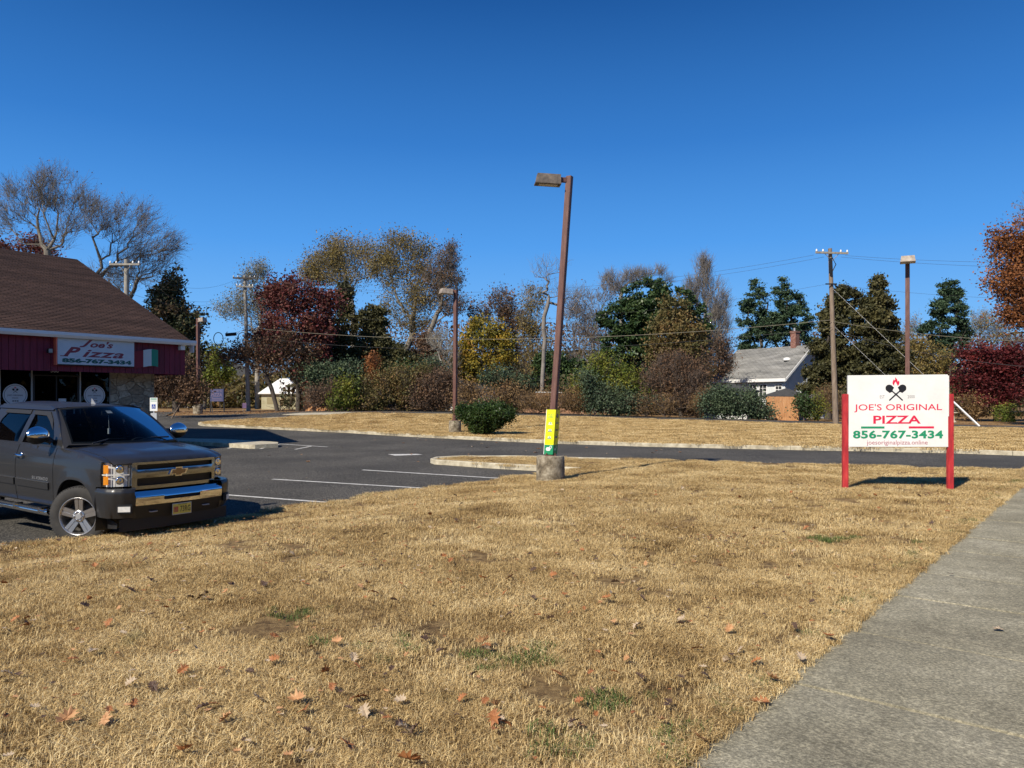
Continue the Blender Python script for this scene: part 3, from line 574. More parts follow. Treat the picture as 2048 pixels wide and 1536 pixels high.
mb=MB(); Mw=Matrix.Translation((0,-.0125,zc_)); mb.grid(lambda a,b:((1.9+.5*b)*k*math.cos(a*4.8+2.6)-.2*k,-.001,(1.9+.5*b)*k*math.sin(a*4.8+2.6)-1*k),14,1,0,False,Mw); mb.box(-.5*k,.2*k,-.002,0,-1*k,2*k,0,Mw); mb.box(-.5*k,1.8*k,-.002,0,-1*k,-.4*k,0,Mw); mb.add([(x*k,-.002,z*k+2.8*k) for x,z in circ(-.15,0,.7,8)],[tuple(range(8))],0,False,Mw); mb.build('wheelchair_symbol',SIGNW,sq_)
mb=MB(); mb.box(-6*k,6*k,-.011,-.008,PZ(799,Y)-b0,PZ(797,Y)-b0); mb.box(-6*k,6*k,-.011,-.008,PZ(802.5,Y)-b0,PZ(801.5,Y)-b0); mb.build('line_print',INKG,pn)
mb=MB(); mb.box(-6*k,6*k,-.008,0,PZ(840,Y)-b0,PZ(826,Y)-b0); mb.build('lower_plate',mat('grey_plate',[(.42,.44,.46)],rough=.6),t)
# ================================================================== UTILITY POLES AND WIRES
def upole(label,px_b,py_b,px_t,py_t,Y,m_,r=.17,arms=(),group='wooden utility poles along the side street',z0=None):
    X=PX(px_b,Y); z=z0 if z0 is not None else zlot(X,Y)-.05; t=thing('utility_pole',label,'utility pole',(X,Y,z),0,group)
    H=PZ(py_t,Y)-z; dx=PX(px_t,Y)-X
    mb=MB(); mb.tube([(dx*k/6,0,-.3+(H+.3)*k/6) for k in range(7)],[r*(1-.35*k/6) for k in range(7)],12); mb.build('pole',m_,t)
    for (py,half,ang,kind) in arms:
        h=PZ(py,Y)-z; f=h/H; c=Vector((dx*f,0,h)); R=Matrix.Translation(c)@Matrix.Rotation(math.radians(ang),4,'Z')
        mb=MB(); mb.box(-half,half,-r*.9-.1,-r*.9+.02,-.06,.06,0,R); mb.tube([(half*.45,-r,-.02),(0,-r,-.55)],.02,5,0,True,R); mb.tube([(-half*.45,-r,-.02),(0,-r,-.55)],.02,5,0,True,R); ca=mb.build('crossarm',BARKP if kind=='w' else BARKD,t)
        for s_ in(-.95,-.55,.55,.95):
            mb=MB(); mb.lathe([(0,.06),(.05,.07),(.07,.12),(.035,.15),(.06,.19),(.02,.23),(0,.23)],10,0,R@Matrix.Translation((s_*half,-r*.9-.04,0))); mb.build('insulator',SIGNW if kind=='w' else STEEL,ca)
    return t,X,z,H,dx
WOOD=mat('grey_brown_pole_wood',[(.13,.09,.065),(.22,.165,.12),(.30,.24,.18)],scale=4,rough=.95,bump=.4,stretch=(4,4,.4),detail=9)
YR=50.; tR,XR,zR,HR,dR=upole('tall brown wooden utility pole left of the white pizza sign with one crossarm',1672,848,1660,497,YR,WOOD,.19,[(507,1.15,8,'w')])
mb=MB(); mb.box(dR*.6-.55,dR*.6+.2,-.25,-.19,PZ(569,YR)-zR-.04,PZ(569,YR)-zR+.04); mb.build('spacer_bracket',BLACK,tR)
mb=MB(); mb.tube([(dR*.9,-.2,PZ(515,YR)-zR),(dR*.88+.25,-.22,PZ(530,YR)-zR),(dR*.86,-.2,PZ(545,YR)-zR)],.03,6); mb.box(dR*.9-.2,dR*.9-.06,-.35,-.2,PZ(548,YR)-zR,PZ(518,YR)-zR); mb.build('cutout_switch',BLACK,tR)
YL=66.; tL,XL,zL,HL,dL=upole('pale grey utility pole left of the red-leaved tree with two crossarms and black cable coils',497,820,489.5,551,YL,BARKP,.2,[(557,.95,4,'d'),(574,.7,14,'w')])
zz=PZ(678,YL)-zL
for cx in(-2.55,-.45): mb=MB(); mb.tube([(cx+.42*math.cos(a),-.25,zz+.55*math.sin(a)) for a in[2*math.pi*i/20 for i in range(21)]],.035,5); mb.build('cable_coil',BLACK,tL)
mb=MB(); mb.tube([(-1.9,-.25,zz+.35),(-1.0,-.25,zz+.42)],.15,8); mb.build('splice_case',BLACK,tL)
YF=50.; upole('pale grey utility pole rising behind the brown roof of the pizzeria',253,815,253,519,YF,BARKP,.22,[(530,1.0,0,'w')])
WIRE=mat('wire_dark',[(.03,.03,.032)],rough=.6); WIREL=mat('wire_pale',[(.19,.17,.12)],rough=.5)
WG='overhead wires strung between the utility poles'
def wire(label,a,b,sag,r=.018,m_=None,via=None):
    r*=.55
    a=Vector(a); b=Vector(b); P=[]
    for i in range(29): t_=i/28; p=a.lerp(b,t_); p.z-=4*sag*t_*(1-t_); P.append(p)
    mb=MB(); mb.tube(P,r,5); o=mb.build('overhead_wire',m_ or WIRE); return tag(o,label,'wire',WG)
Q=lambda px,py,Y:(PX(px,Y),Y,PZ(py,Y))
wire('upper dark wire running left from the crossarm of the brown pole',Q(1628,510,YR-.2),Q(484,553,YL-.2),1.9,.014)
wire('second dark wire just below the upper one left of the brown pole',Q(1648,514,YR-.1),Q(498,556,YL-.2),2.0,.014)
wire('thin wire leaving the brown pole at its small bracket towards the left',Q(1650,569,YR-.2),Q(492,615,YL-.2),1.8,.012)
wire('pale thick cable sagging across the trees from pole to pole',Q(1662,640,YR-.25),Q(495,655,YL-.25),1.15,.03,WIREL)
wire('black cable just below the pale cable across the trees',Q(1664,655,YR-.25),Q(496,674,YL-.25),1.3,.022)
wire('upper wire leaving the brown pole crossarm towards the right',Q(1690,511,YR-.2),(48,37,PZ(490,40)),.9,.014)
wire('second wire right of the brown pole just below the upper one',Q(1682,514,YR-.2),(49,38,PZ(498,40)),1.0,.014)
wire('thin high cable right of the brown pole below the upper wires',Q(1664,569,YR-.2),(50,38,PZ(560,40)),1.2,.012)
wire('pale cable right of the brown pole crossing behind the rear lamp post',Q(1666,643,YR-.2),(48,36,PZ(610,38)),1.7,.024,WIREL)
wire('black service cable rising to the right above the dark red maple',Q(1668,660,YR-.2),(46,36,PZ(640,38)),2.6,.024)
wire('uppermost wire from the pale pole towards the pizzeria roof',Q(484,553,YL),Q(250,529,YF),1.3,.013)
wire('middle wire from the pale pole towards the pizzeria roof',Q(492,577,YL),Q(256,548,YF),1.5,.013)
wire('lower wire from the pale pole towards the pizzeria roof',Q(492,590,YL),Q(256,585,YF),.9,.013)
wire('lowest black cable from the pale pole towards the pizzeria roof',Q(496,674,YL),Q(253,655,YF),.9,.03)
# guy wires with white guard
def guy(label,a,b,guard):
    t=thing('guy_wire',label,'guy wire',b,0,'guy wires staying the brown pole'); a=Vector(a)-Vector(b)
    mb=MB(); mb.tube([(0,0,-.1),a],.009,5); mb.build('cable',STEEL,t)
    if guard: mb=MB(); d=a.normalized(); mb.tube([d*.1,d*guard],.045,8); mb.build('guard_tube',WHITE,t)
gx,gy=hit(1962,853,zfar); guy('long guy wire ending in a white guard tube right of the pizza sign',(PX(1663,YR),YR,PZ(575,YR)),(gx,gy,zfar(gx,gy)-.05),2.7)
gx,gy=hit(1880,850,zfar); guy('shorter guy wire running down from the brown pole behind the pizza sign',(PX(1666,YR),YR,PZ(650,YR)),(gx,gy,zfar(gx,gy)-.05),0)
# ================================================================== PIZZERIA
MAR=mat('maroon_siding',[(.12,.004,.016),(.165,.006,.024),(.20,.009,.032)],scale=2.5,rough=.6,bump=.2,stretch=(3,3,.3))
def stonemat():
    m,n,b=base_mat('flagstone_wall'); tc=N(n,'ShaderNodeTexCoord'); mp=N(n,'ShaderNodeMapping'); mp.inputs['Scale'].default_value=(1,1,1.25); n.links.new(tc.outputs['Object'],mp.inputs[0])
    nn=N(n,'ShaderNodeTexNoise'); nn.inputs['Scale'].default_value=1.5; n.links.new(mp.outputs[0],nn.inputs['Vector']); ad=N(n,'ShaderNodeVectorMath',operation='MULTIPLY_ADD'); ad.inputs[1].default_value=(.5,.5,.5); n.links.new(nn.outputs['Color'],ad.inputs[0]); n.links.new(mp.outputs[0],ad.inputs[2])
    v=N(n,'ShaderNodeTexVoronoi'); v.inputs['Scale'].default_value=2.9; v2=N(n,'ShaderNodeTexVoronoi',feature='DISTANCE_TO_EDGE'); v2.inputs['Scale'].default_value=2.9
    for q in(v,v2): n.links.new(ad.outputs[0],q.inputs['Vector'])
    r=ramp(n,[(.0,(.22,.17,.12)),(.5,(.34,.28,.20)),(1,(.46,.40,.31))]); s=N(n,'ShaderNodeSeparateColor'); n.links.new(v.outputs['Color'],s.inputs[0]); n.links.new(s.outputs[0],r.inputs[0])
    e=ramp(n,[(.012,(0,0,0)),(.035,(1,1,1))]); n.links.new(v2.outputs['Distance'],e.inputs[0]); f=N(n,'ShaderNodeTexNoise'); f.inputs['Scale'].default_value=12; f.inputs['Detail'].default_value=8; n.links.new(mp.outputs[0],f.inputs['Vector'])
    rf=ramp(n,[(.3,(.6,.6,.6)),(.7,(1.25,1.25,1.25))]); n.links.new(f.outputs['Fac'],rf.inputs[0]); mu=N(n,'ShaderNodeMix',data_type='RGBA',blend_type='MULTIPLY'); mu.inputs[0].default_value=1; n.links.new(r.outputs[0],mu.inputs[6]); n.links.new(rf.outputs[0],mu.inputs[7])
    x=N(n,'ShaderNodeMix',data_type='RGBA'); n.links.new(e.outputs[0],x.inputs[0]); x.inputs[6].default_value=(.20,.165,.125,1); n.links.new(mu.outputs[2],x.inputs[7]); n.links.new(x.outputs[2],b.inputs['Base Color']); b.inputs['Roughness'].default_value=.9
    bp=N(n,'ShaderNodeBump'); bp.inputs['Strength'].default_value=.9; bp.inputs['Distance'].default_value=.04; n.links.new(e.outputs[0],bp.inputs['Height']); n.links.new(bp.outputs[0],b.inputs['Normal']); return m
def shinglemat(name,c1,c2,mort,slope,row=.14,wid=.32):
    m,n,b=base_mat(name); tc=N(n,'ShaderNodeTexCoord'); mp=N(n,'ShaderNodeMapping'); mp.inputs['Scale'].default_value=(1,1/math.cos(slope),1); n.links.new(tc.outputs['Object'],mp.inputs[0])
    bt=N(n,'ShaderNodeTexBrick'); bt.inputs['Scale'].default_value=1; bt.inputs['Brick Width'].default_value=wid; bt.inputs['Row Height'].default_value=row; bt.inputs['Mortar Size'].default_value=.018; bt.inputs['Mortar Smooth'].default_value=.4
    bt.inputs['Color1'].default_value=(*c1,1); bt.inputs['Color2'].default_value=(*c2,1); bt.inputs['Mortar'].default_value=(*mort,1); n.links.new(mp.outputs[0],bt.inputs['Vector'])
    f=N(n,'ShaderNodeTexNoise'); f.inputs['Scale'].default_value=.9; f.inputs['Detail'].default_value=9; m2=N(n,'ShaderNodeMapping'); m2.inputs['Scale'].default_value=(.5,2.5,1); n.links.new(tc.outputs['Object'],m2.inputs[0]); n.links.new(m2.outputs[0],f.inputs['Vector'])
    rf=ramp(n,[(.3,(.7,.7,.7)),(.7,(1.3,1.28,1.25))]); n.links.new(f.outputs['Fac'],rf.inputs[0]); mu=N(n,'ShaderNodeMix',data_type='RGBA',blend_type='MULTIPLY'); mu.inputs[0].default_value=1; n.links.new(bt.outputs[0],mu.inputs[6]); n.links.new(rf.outputs[0],mu.inputs[7])
    n.links.new(mu.outputs[2],b.inputs['Base Color']); b.inputs['Roughness'].default_value=.92; b.inputs['Specular IOR Level'].default_value=.2
    bp=N(n,'ShaderNodeBump'); bp.inputs['Strength'].default_value=.8; bp.inputs['Distance'].default_value=.03; bp.invert=True; n.links.new(bt.outputs['Fac'],bp.inputs['Height']); n.links.new(bp.outputs[0],b.inputs['Normal']); return m
STONE=stonemat(); SL=math.atan2(4.15,9.4)
ROOFB=shinglemat('brown_shingles',(.060,.036,.028),(.088,.052,.040),(.018,.011,.009),SL)
DARKIN=mat('dark_interior',[(.02,.02,.022)],rough=.8); ALU=mat('aluminium_frame',[(.36,.35,.33)],rough=.4,metal=.5)
WGLASS=glassmat('shop_glass',(.30,.31,.32),.01,1.32)
bz=-.25; pz=thing('pizzeria','pizza restaurant with a big brown shingle roof, maroon fascia and stone wall','building',(-12.2,28,bz),math.radians(53.13))
LX=-19; OV=.55; WY=1.2
mb=MB(); mb.box(LX,-OV,WY+6.0,17.2,-.3,4.6); mb.box(-OV-.25,-OV,WY+.3,WY+6,-.3,4.0); mb.build('wall',STONE,pz)
mb=MB(); mb.box(-2.15,-OV,WY,WY+.3,-.3,3.3); mb.build('front_wall',STONE,pz); mb=MB(); mb.box(LX,-9.8,WY,WY+.3,-.3,3.3); mb.build('front_wall',STONE,pz)
# gable end wall
mb=MB(); mb.add([(-.3,-.05,4.0),(-.3,18.4,4.0),(-.3,9.3,8.0),(-.42,-.05,4.0),(-.42,18.4,4.0),(-.42,9.3,8.0)],[(0,1,2),(3,5,4),(0,3,4,1),(1,4,5,2),(2,5,3,0)]); mb.build('gable',MAR,pz)
# fascia boards
mb=MB(); x=LX
mb.box(LX,-.04,.03,.10,2.80,3.95); mb.box(-.10,-.04,.11,18,2.80,3.95); mb.box(LX,-.12,.12,WY+.3,3.12,3.18,0)
while x<-.05: mb.box(x+.006,min(x+.194,-.002),0,.029,2.79,3.96); x+=.2
y=.03
while y<18: mb.box(-.039,-.004,y+.006,y+.194,2.79,3.96); y+=.2
mb.build('fascia',MAR,pz)
# roof
mb=MB(); ez_,rz_=4.02,8.17; x0,x1=LX-.1,.15; ya,yr,yb=-.22,9.3,18.8; th=.12
V=[(x0,ya,ez_),(x1,ya,ez_),(x1,yr,rz_),(x0,yr,rz_),(x1,yb,ez_),(x0,yb,ez_)]; V+=[(a,b,c-th) for a,b,c in V]
mb.add(V,[(0,1,2,3),(3,2,4,5),(6,9,8,7),(9,11,10,8),(0,6,7,1),(1,7,8,2),(2,8,10,4),(4,10,11,5),(5,11,9,3),(3,9,6,0)]); rf=mb.build('roof',ROOFB,pz)
# real courses of shingle: thin lips along the front slope
mb=MB(); k=0; n_=64
for i in range(n_):
    f=i/n_; y=ya+(yr-ya)*f; z=ez_+(rz_-ez_)*f+.004; y2=ya+(yr-ya)*(i+1)/n_; z2=ez_+(rz_-ez_)*(i+1)/n_+.004
    mb.add([(x0,y,z+.014),(x1,y,z+.014),(x1,y2,z2),(x0,y2,z2),(x0,y,z),(x1,y,z)],[(0,1,2,3),(4,5,1,0)])
mb.build('shingle_course',ROOFB,rf)
mb=MB(); P=[(-.22,3.88),(-.24,4.06),(-.36,4.06),(-.36,3.96),(-.30,3.88)]; 
V=[(x0,a,b) for a,b in P]+[(x1+.1,a,b) for a,b in P]; n=len(P); mb.add(V,[tuple(range(n-1,-1,-1)),tuple(range(n,2*n))]+[(i,(i+1)%n,n+(i+1)%n,n+i) for i in range(n)]); mb.box(-.28,-.12,-.2,-.01,3.70,3.88); mb.build('gutter',WHITE,pz)
mb=MB(); mb.box(x1+.003,x1+.03,-.3,-.02,3.62,4.0); V=[(x1+.002,ya,ez_-.17),(x1+.002,ya,ez_-.01),(x1+.002,yr,rz_-.01),(x1+.002,yr,rz_-.17)]; mb.add(V+[(a+.02,b,c) for a,b,c in V],[(4,5,6,7),(0,3,2,1),(0,4,7,3),(1,2,6,5)]); mb.build('rake_trim',WHITE,pz)
# storefront
mb=MB()
for xx in(-2.15,-3.17,-4.69,-5.62,-7.2,-8.7,-9.8): mb.box(xx-.022,xx+.022,WY+.02,WY+.10,-.02,3.12)
mb.box(-9.8,-2.15,WY+.025,WY+.095,0,.12); mb.box(-9.8,-2.17,WY+.025,WY+.095,3.05,3.12)
mb.build('window_frame',ALU,pz)
dr=MB(); dr.box(-4.66,-3.2,WY+.03,WY+.09,2.66,2.70); dr.box(-4.66,-4.60,WY+.03,WY+.09,.12,2.66); dr.box(-3.26,-3.2,WY+.03,WY+.09,.12,2.66); dr.box(-3.95,-3.91,WY+.03,WY+.09,.12,2.66); dw=dr.build('door',BLACK,pz); mb=MB(); mb.tube([(-3.84,WY-.03,.9),(-3.84,WY-.03,1.3)],.016,8); mb.build('handle',ALU,dw)
mb=MB(); mb.box(-9.8,-2.15,WY+.055,WY+.065,.1,3.05); mb.build('window_pane',WGLASS,pz)
mb=MB(); mb.box(-9.9,-.85,WY+5.8,WY+5.9,0,3.3); mb.box(-9.9,-.85,WY+.4,WY+5.8,3.2,3.3); mb.box(-9.9,-.85,WY+.1,WY+5.8,-.1,.02); mb.box(-2.0,-1.9,WY+.35,WY+5.8,.02,3.2); mb.build('interior',DARKIN,pz)
def sticker(cx,cz,r):
    mb=MB(); M_=Matrix.Translation((cx,WY+.052,cz)); mb.lathe([(r,0),(r,.003),(0,.003)],40,0,M_@Matrix.Rotation(math.radians(90),4,'X'),False); s=mb.build('window_sticker',STK,pz)
    mb=MB(); mb.lathe([(r*.90,0),(r*.90,.001),(r*.865,.001),(r*.865,0)],40,0,M_@Matrix.Translation((0,-.0035,0))@Matrix.Rotation(math.radians(90),4,'X'),False); mb.build('ring',INKB,s)
    E=M_@Matrix.Translation((0,-.004,0)); emblem(s,r*.52,0,r*.38,E,.002,flame=True); text_obj('lettering',"JOE'S ORIGINAL",INKM,s,E,width=r*1.3,height=r*.17,oz=-.06*r,bold=.02); text_obj('lettering',"PIZZA",INKM,s,E,width=r*.5,height=r*.1,oz=-.29*r,bold=.02)
    mb=MB(); [mb.box(dx*r-.08*r,dx*r+.06*r,-.002,0,-.62*r,-.50*r,0,E@Matrix.Rotation(0,4,'Y')) for dx in(-.16,0.02,.2)]; mb.build('small_print',INKM,s)
STK=mat('sticker_white',[(.62,.62,.64)],rough=.6)
sticker(-2.68,2.02,.36); sticker(-5.17,2.02,.36)
mb=MB(); mb.box(-3.86,-3.62,WY+.046,WY+.054,1.30,1.90); mb.box(-3.86,-3.62,WY+.046,WY+.054,1.05,1.27); mb.build('paper_notice',STK,pz); mb=MB(); mb.box(-3.40,-3.34,WY+.02,WY+.03,1.35,1.55); mb.build('hours_card',STK,pz)
text_obj('house_number','588',INKM.copy(),pz,Matrix.Translation((-3.98,WY+.05,2.86)),width=.26,height=.15,bold=.02); bpy.data.materials['grey_ink.001'].node_tree.nodes['Principled BSDF'].inputs['Base Color'].default_value=(.5,.5,.5,1)
mb=MB(); mb.box(LX,.4,-.4,WY,-.3,.0); mb.build('walkway',KERB,pz)
# fascia sign, wall flag, flood light : each its own thing on the wall
def onwall(name,label,cat,x,z,group=None):
    return thing(name,label,cat,tuple(Matrix.Translation((-12.2,28,bz))@Matrix.Rotation(math.radians(53.13),4,'Z')@Vector((x,0,z))),math.radians(53.13),group)
t=onwall('shop_sign','long white pizza shop sign with green phone number on the maroon fascia of the restaurant','sign',-3.225,3.02); w_=1.245
mb=MB(); mb.box(-w_,w_,-.17,-.004,0,.87,0,None,bev=.008); bx=mb.build('sign_box',mat('old_sign_face',[(.50,.56,.60),(.62,.66,.68)],scale=2,rough=.45),t)
mb=MB(); mb.box(-w_-.045,-w_-.002,-.18,-.004,-.03,.92); mb.build('end_cap',mat('orange_red_cap',[(.75,.16,.09)],rough=.5),t)
mb=MB(); mb.box(-w_,w_,-.165,-.006,.873,.90); mb.box(-w_,w_,-.165,-.006,-.03,-.003); mb.build('edge_trim',BLACK,t)
Ms=Matrix.Translation((0,-.1702,0)); CR=mat('wine_ink',[(.24,.035,.05)],rough=.5); GD=mat('deep_green_ink',[(.006,.09,.07)],rough=.5)
text_obj('lettering',"J",CR,bx,Ms,width=.42,height=.26,ox=-.36,oz=.71,bold=.035,shear=.45); text_obj('lettering',"oe's",CR,bx,Ms,width=.75,height=.22,ox=.15,oz=.70,bold=.03,shear=.3)
text_obj('lettering',"P",CR,bx,Ms,width=.54,height=.32,ox=-.80,oz=.42,bold=.04,shear=.5); text_obj('lettering',"izza",CR,bx,Ms,width=1.36,height=.25,ox=.20,oz=.385,bold=.022,shear=.35,space=1.08)
for xa,za in((-1.04,.272),): mb=MB(); mb.box(xa-.12,xa+.12,-.002,0,za-.012,za+.012,0,Ms); mb.build('letter_serif',CR,bx)
text_obj('lettering',"856-767-3434",GD,bx,Ms,width=2.25,height=.15,ox=0.02,oz=.13,bold=.06)
fl=onwall('wall_flag','waving green white and red flag panel fixed to the fascia right of the shop sign','flag',-1.5,3.0)
def fw(u): return .07*math.sin(u*5.2+.6)
for nm,m_,a,b in(('red_band',mat('flag_red',[(.25,.01,.02)],rough=.6),-.42,-.12),('white_band',mat('flag_white',[(.6,.62,.6)],rough=.6),-.12,.14),('green_band',mat('flag_green',[(.01,.24,.15)],rough=.6),.14,.40)):
    mb=MB()
    for s_ in(0,1): mb.grid(lambda i,j:(a+(b-a)*i,-.08-fw((a+(b-a)*i))-.012*s_,.02+.60*j+.05*math.sin((a+(b-a)*i)*5.2+.6)),8,2)
    mb.build(nm,m_,fl)
f2=onwall('flood_light','small dark flood light on the maroon fascia just left of the shop sign','light',-4.72,3.42)
mb=MB(); mb.box(-.07,.07,-.30,-.16,-.06,.08,0,None,bev=.015); mb.tube([(0,-.16,0),(0,-.005,-.02)],.02,6); mb.build('housing',BLACK,f2); mb=MB(); mb.box(-.055,.055,-.308,-.3,-.05,.07); mb.build('lens',mat('flood_lens',[(.3,.3,.28)],rough=.2),f2)
# ================================================================== PICKUP TRUCK
PAINTT=mat('charcoal_car_paint',[(.022,.0215,.022)],rough=.36,metal=.05,coat=.38,spec=.4)
TGL=glassmat('truck_glass',(.45,.50,.52),.0,1.10); TGD=glassmat('truck_side_glass',(.16,.20,.24),.0,1.38); LENS=glassmat('headlight_lens',(.97,.97,.97),.02,1.25)
TYRE=mat('tyre_rubber',[(.022,.021,.02),(.045,.042,.038)],scale=8,rough=.85); RIM=mat('alloy_rim',[(.42,.41,.40),(.55,.54,.53)],scale=6,rough=.28,metal=.85)
SEAT=mat('seat_fabric',[(.05,.05,.055)],rough=.9); AMB=mat('amber_reflector',[(.85,.30,.02)],rough=.25); REFL=mat('headlight_reflector',[(.74,.73,.68),(.88,.87,.82)],scale=30,rough=.25,metal=.12)
TX,TY,TZ=-5.72,11.55,-.475; THD=math.radians(57.5)
TR=thing('pickup_truck','dark charcoal pickup truck parked nose to the lawn in front of the pizzeria','truck',(TX,TY,TZ),-(math.pi/2-THD))
TR.rotation_euler=(0,math.radians(1.2),-(math.pi/2-THD))
def zr(mb):
    mb.v=[(a,b,.43+(c-.42)*1.085) for a,b,c in mb.v]; return mb
def flip(mb):
    o=MB(); o.v=[(a,-b,c) for a,b,c in mb.v]; o.f=[tuple(reversed(f)) for f in mb.f]; o.m=mb.m[:]; o.sm=mb.sm[:]; return o
def sup(x,z,cx,cz,a,b,n=2.5): return ((abs(x-cx)/a)**n+(abs(z-cz)/b)**n)**(1/n)
def sy(x,z):
    y=float(np.interp(z,[.42,.50,.60,.80,.98,1.10,1.20,1.30],[.925,.965,.985,.995,1.0,.992,.965,.925]))
    if x>.1: y-=.10*((x-.1)/.8)**2.4
    for cx in(0,-3.66):
        r=sup(x,z,cx,.42,.50,.47); 
        if r<1.5: y+=.022*sm(1-abs(r-1.02)/.28)
    return y
def arch(cx,a0,a1,a=.50,b=.47,cz=.42,n=22):
    P=[]
    for i in range(n+1):
        t=math.radians(a0+(a1-a0)*i/n); c,s=math.cos(t),math.sin(t); P.append((cx+a*math.copysign(abs(c)**.8,c),cz+b*math.copysign(abs(s)**.8,s)))
    return P
def side(name,outer,holes=[],mat_=None,both=True,off=0,step=.06,kids=None,parent=None,fn=None,skirt=.03):
    f=fn or sy; R=None
    for s_ in((-1,1) if both else (-1,)):
        mb=MB(); plate(mb,outer,holes,step,lambda x,z:(x,-(f(x,z)+off),z),skirt=(0,skirt,0),estep=step*.7)
        if s_>0: mb=flip(mb)
        o=zr(mb).build(name,mat_ or PAINTT,parent or TR)
        if s_<0: R=o
    return R
zb0=lambda x: float(np.interp(x,[-4.8,-3,-.6,-.2,.3,.6,.75],[1.30,1.28,1.27,1.245,1.205,1.152,1.142]))
A0=arch(0,178,8)
side('fender',[(-.60,.47)]+A0[1:]+[(.50,.52),(.52,.83),(.615,.835),(.60,zb0(.6)),(.45,zb0(.45)),(.3,zb0(.3)),(0,zb0(0)),(-.3,zb0(-.3)),(-.60,zb0(-.6))])
fd=side('front_door',[(-.612,.475),(-.612,zb0(-.61)),(-1.72,zb0(-1.72)),(-1.735,.9),(-1.72,.475)])
rd=side('rear_door',[(-1.735,.475),(-1.748,.9),(-1.735,1.275),(-2.72,1.278),(-2.74,1.0),(-2.62,.75),(-2.60,.475)])
side('rear_pillar_panel',[(-2.735,1.0),(-2.735,1.278),(-2.97,1.278),(-2.97,.55),(-2.62,.475),(-2.635,.75)])
side('bedside',[(-2.985,.55),(-2.985,1.30)]+[(-4.86,1.30),(-4.86,.62)]+arch(-3.66,10,170)+[(-4.14,.5),(-3.1,.5)][0:0])
# greenhouse frames with window openings
def gy(x,z): return .932-.235*max(0,(z-1.26)/.54)**1.15-.0*x
fr=[(-.42,1.262),(-.85,1.60),(-1.12,1.775),(-1.35,1.83),(-2.85,1.83),(-3.0,1.262)]
w1=[(-.80,1.30),(-.83,1.42),(-1.00,1.60),(-1.22,1.725),(-1.66,1.735),(-1.70,1.30)]; w2=[(-1.84,1.30),(-1.80,1.735),(-2.52,1.735),(-2.66,1.60),(-2.72,1.30)]
side('cab_frame',fr,[w1,w2],fn=gy,step=.08,skirt=.02)
w0=[(-.66,1.30),(-.78,1.30),(-.80,1.40)]
for w_ in(w1,w2):
    ins=[(x,z) for x,z in w_]; side('side_window',ins,mat_=TGD,fn=gy,off=-.012,step=.2,skirt=.001)
# window visors above glass
side('rain_visor',[(-.92,1.50),(-1.05,1.64),(-1.22,1.745),(-1.70,1.755),(-1.70,1.70),(-1.28,1.69),(-1.12,1.62)],mat_=BLACK,fn=gy,off=.012,step=.1,skirt=.01)
side('rain_visor',[(-1.80,1.755),(-2.60,1.755),(-2.62,1.70),(-1.80,1.70)],mat_=BLACK,fn=gy,off=.012,step=.1,skirt=.01)
# hood
def hz(x,y):
    a=float(np.interp(x,[-.40,.0,.4,.66,.82,.88,.915],[1.315,1.295,1.268,1.24,1.20,1.175,1.145])); t=abs(y)/.90
    b=.018*(1-sm((abs(y)-.36)/.10))*(1-sm((x-.55)/.25)); return a+b-.035*t**4
def fx(y): return .915-.30*(abs(y)/.97)**4.2
def hoodmap(x,t): y=t; return (x,y,hz(min(x,.915-(.915-fx(y))*0),y))
ho=[]
for i in range(13): y=-.86+1.72*i/12; ho.append((fx(y),y))
pass
for i in range(9): y=.86-1.72*i/8; ho.append((-.36+.16*(1-(y/.86)**2),y))
mb=MB(); 
def hm(x,y):
    e=fx(y)-x; a=hz(x+.915-fx(y) if e<.35 else x+(.915-fx(y))*max(0,1-(e-.35)/.5),y); return (x,y,a)
plate(mb,ho,[],.055,hm,skirt=(0,0,-.02),estep=.05); zr(mb).build('hood',PAINTT,TR)
# shoulder between hood and fender
for s_ in(-1,1):
    mb=MB()
    def shf(i,j):
        x=.728-1.148*i; y0=.866; z0=hm(min(x,fx(.86)),.86)[2]-.004; y1=max(y0,min(sy(x,zb0(x)),.97*((.915-x)/.30)**(1/4.2))); z1=zb0(x) if x>-.6 else zb0(-.6); a=j*math.pi/2
        return (x,s_*(y0+(y1-y0)*math.sin(a)),z1+(z0-z1)*math.cos(a))
    mb.grid(shf,18,6); zr(mb).build('fender_top',PAINTT,TR)
# cowl, windshield, roof
def wsf(i,j,dx=0):
    t=2*j-1; xb=-.17-.27*t*t; xt=-1.02-.16*t*t; x=xb+(xt-xb)*i; z=1.315+(1.79-1.315)*i+.045*i*(1-t*t)+.05*math.sin(math.pi*i)*.5; y=t*(.86+(.665-.86)*i); return (x+dx,y,z)
mb=MB(); mb.grid(lambda i,j:wsf(.03+.94*i,.02+.96*j,.004),10,14); ws=zr(mb).build('windshield',TGL,TR)
mb=MB()   # black glass border
for i0,i1,j0,j1 in((0,.07,0,1),(.93,1,0,1),(.07,.93,0,.035),(.07,.93,.965,1)): mb.grid(lambda i,j:wsf(i0+(i1-i0)*i,j0+(j1-j0)*j),8,12)
zr(mb).build('windshield_seal',BLACK,ws)
mb=MB(); mb.box(-.98,-.93,-.10,.10,1.70,1.755); zr(mb); mb.build('rear_mirror',BLACK,ws)
mb=MB(); mb.grid(lambda i,j:(lambda p:(p[0]+.0,p[1],p[2]-.02))(wsf(.80+.08*i,.47+.06*j,-.03)),1,1); zr(mb).build('toll_tag',STK,ws)
mb=MB(); mb.tube([(-.93,.0,1.70),(-.91,.0,1.50)],.004,4); mb.box(-.93,-.89,-.012,.012,1.42,1.50); zr(mb).build('hanging_charm',STK,ws)
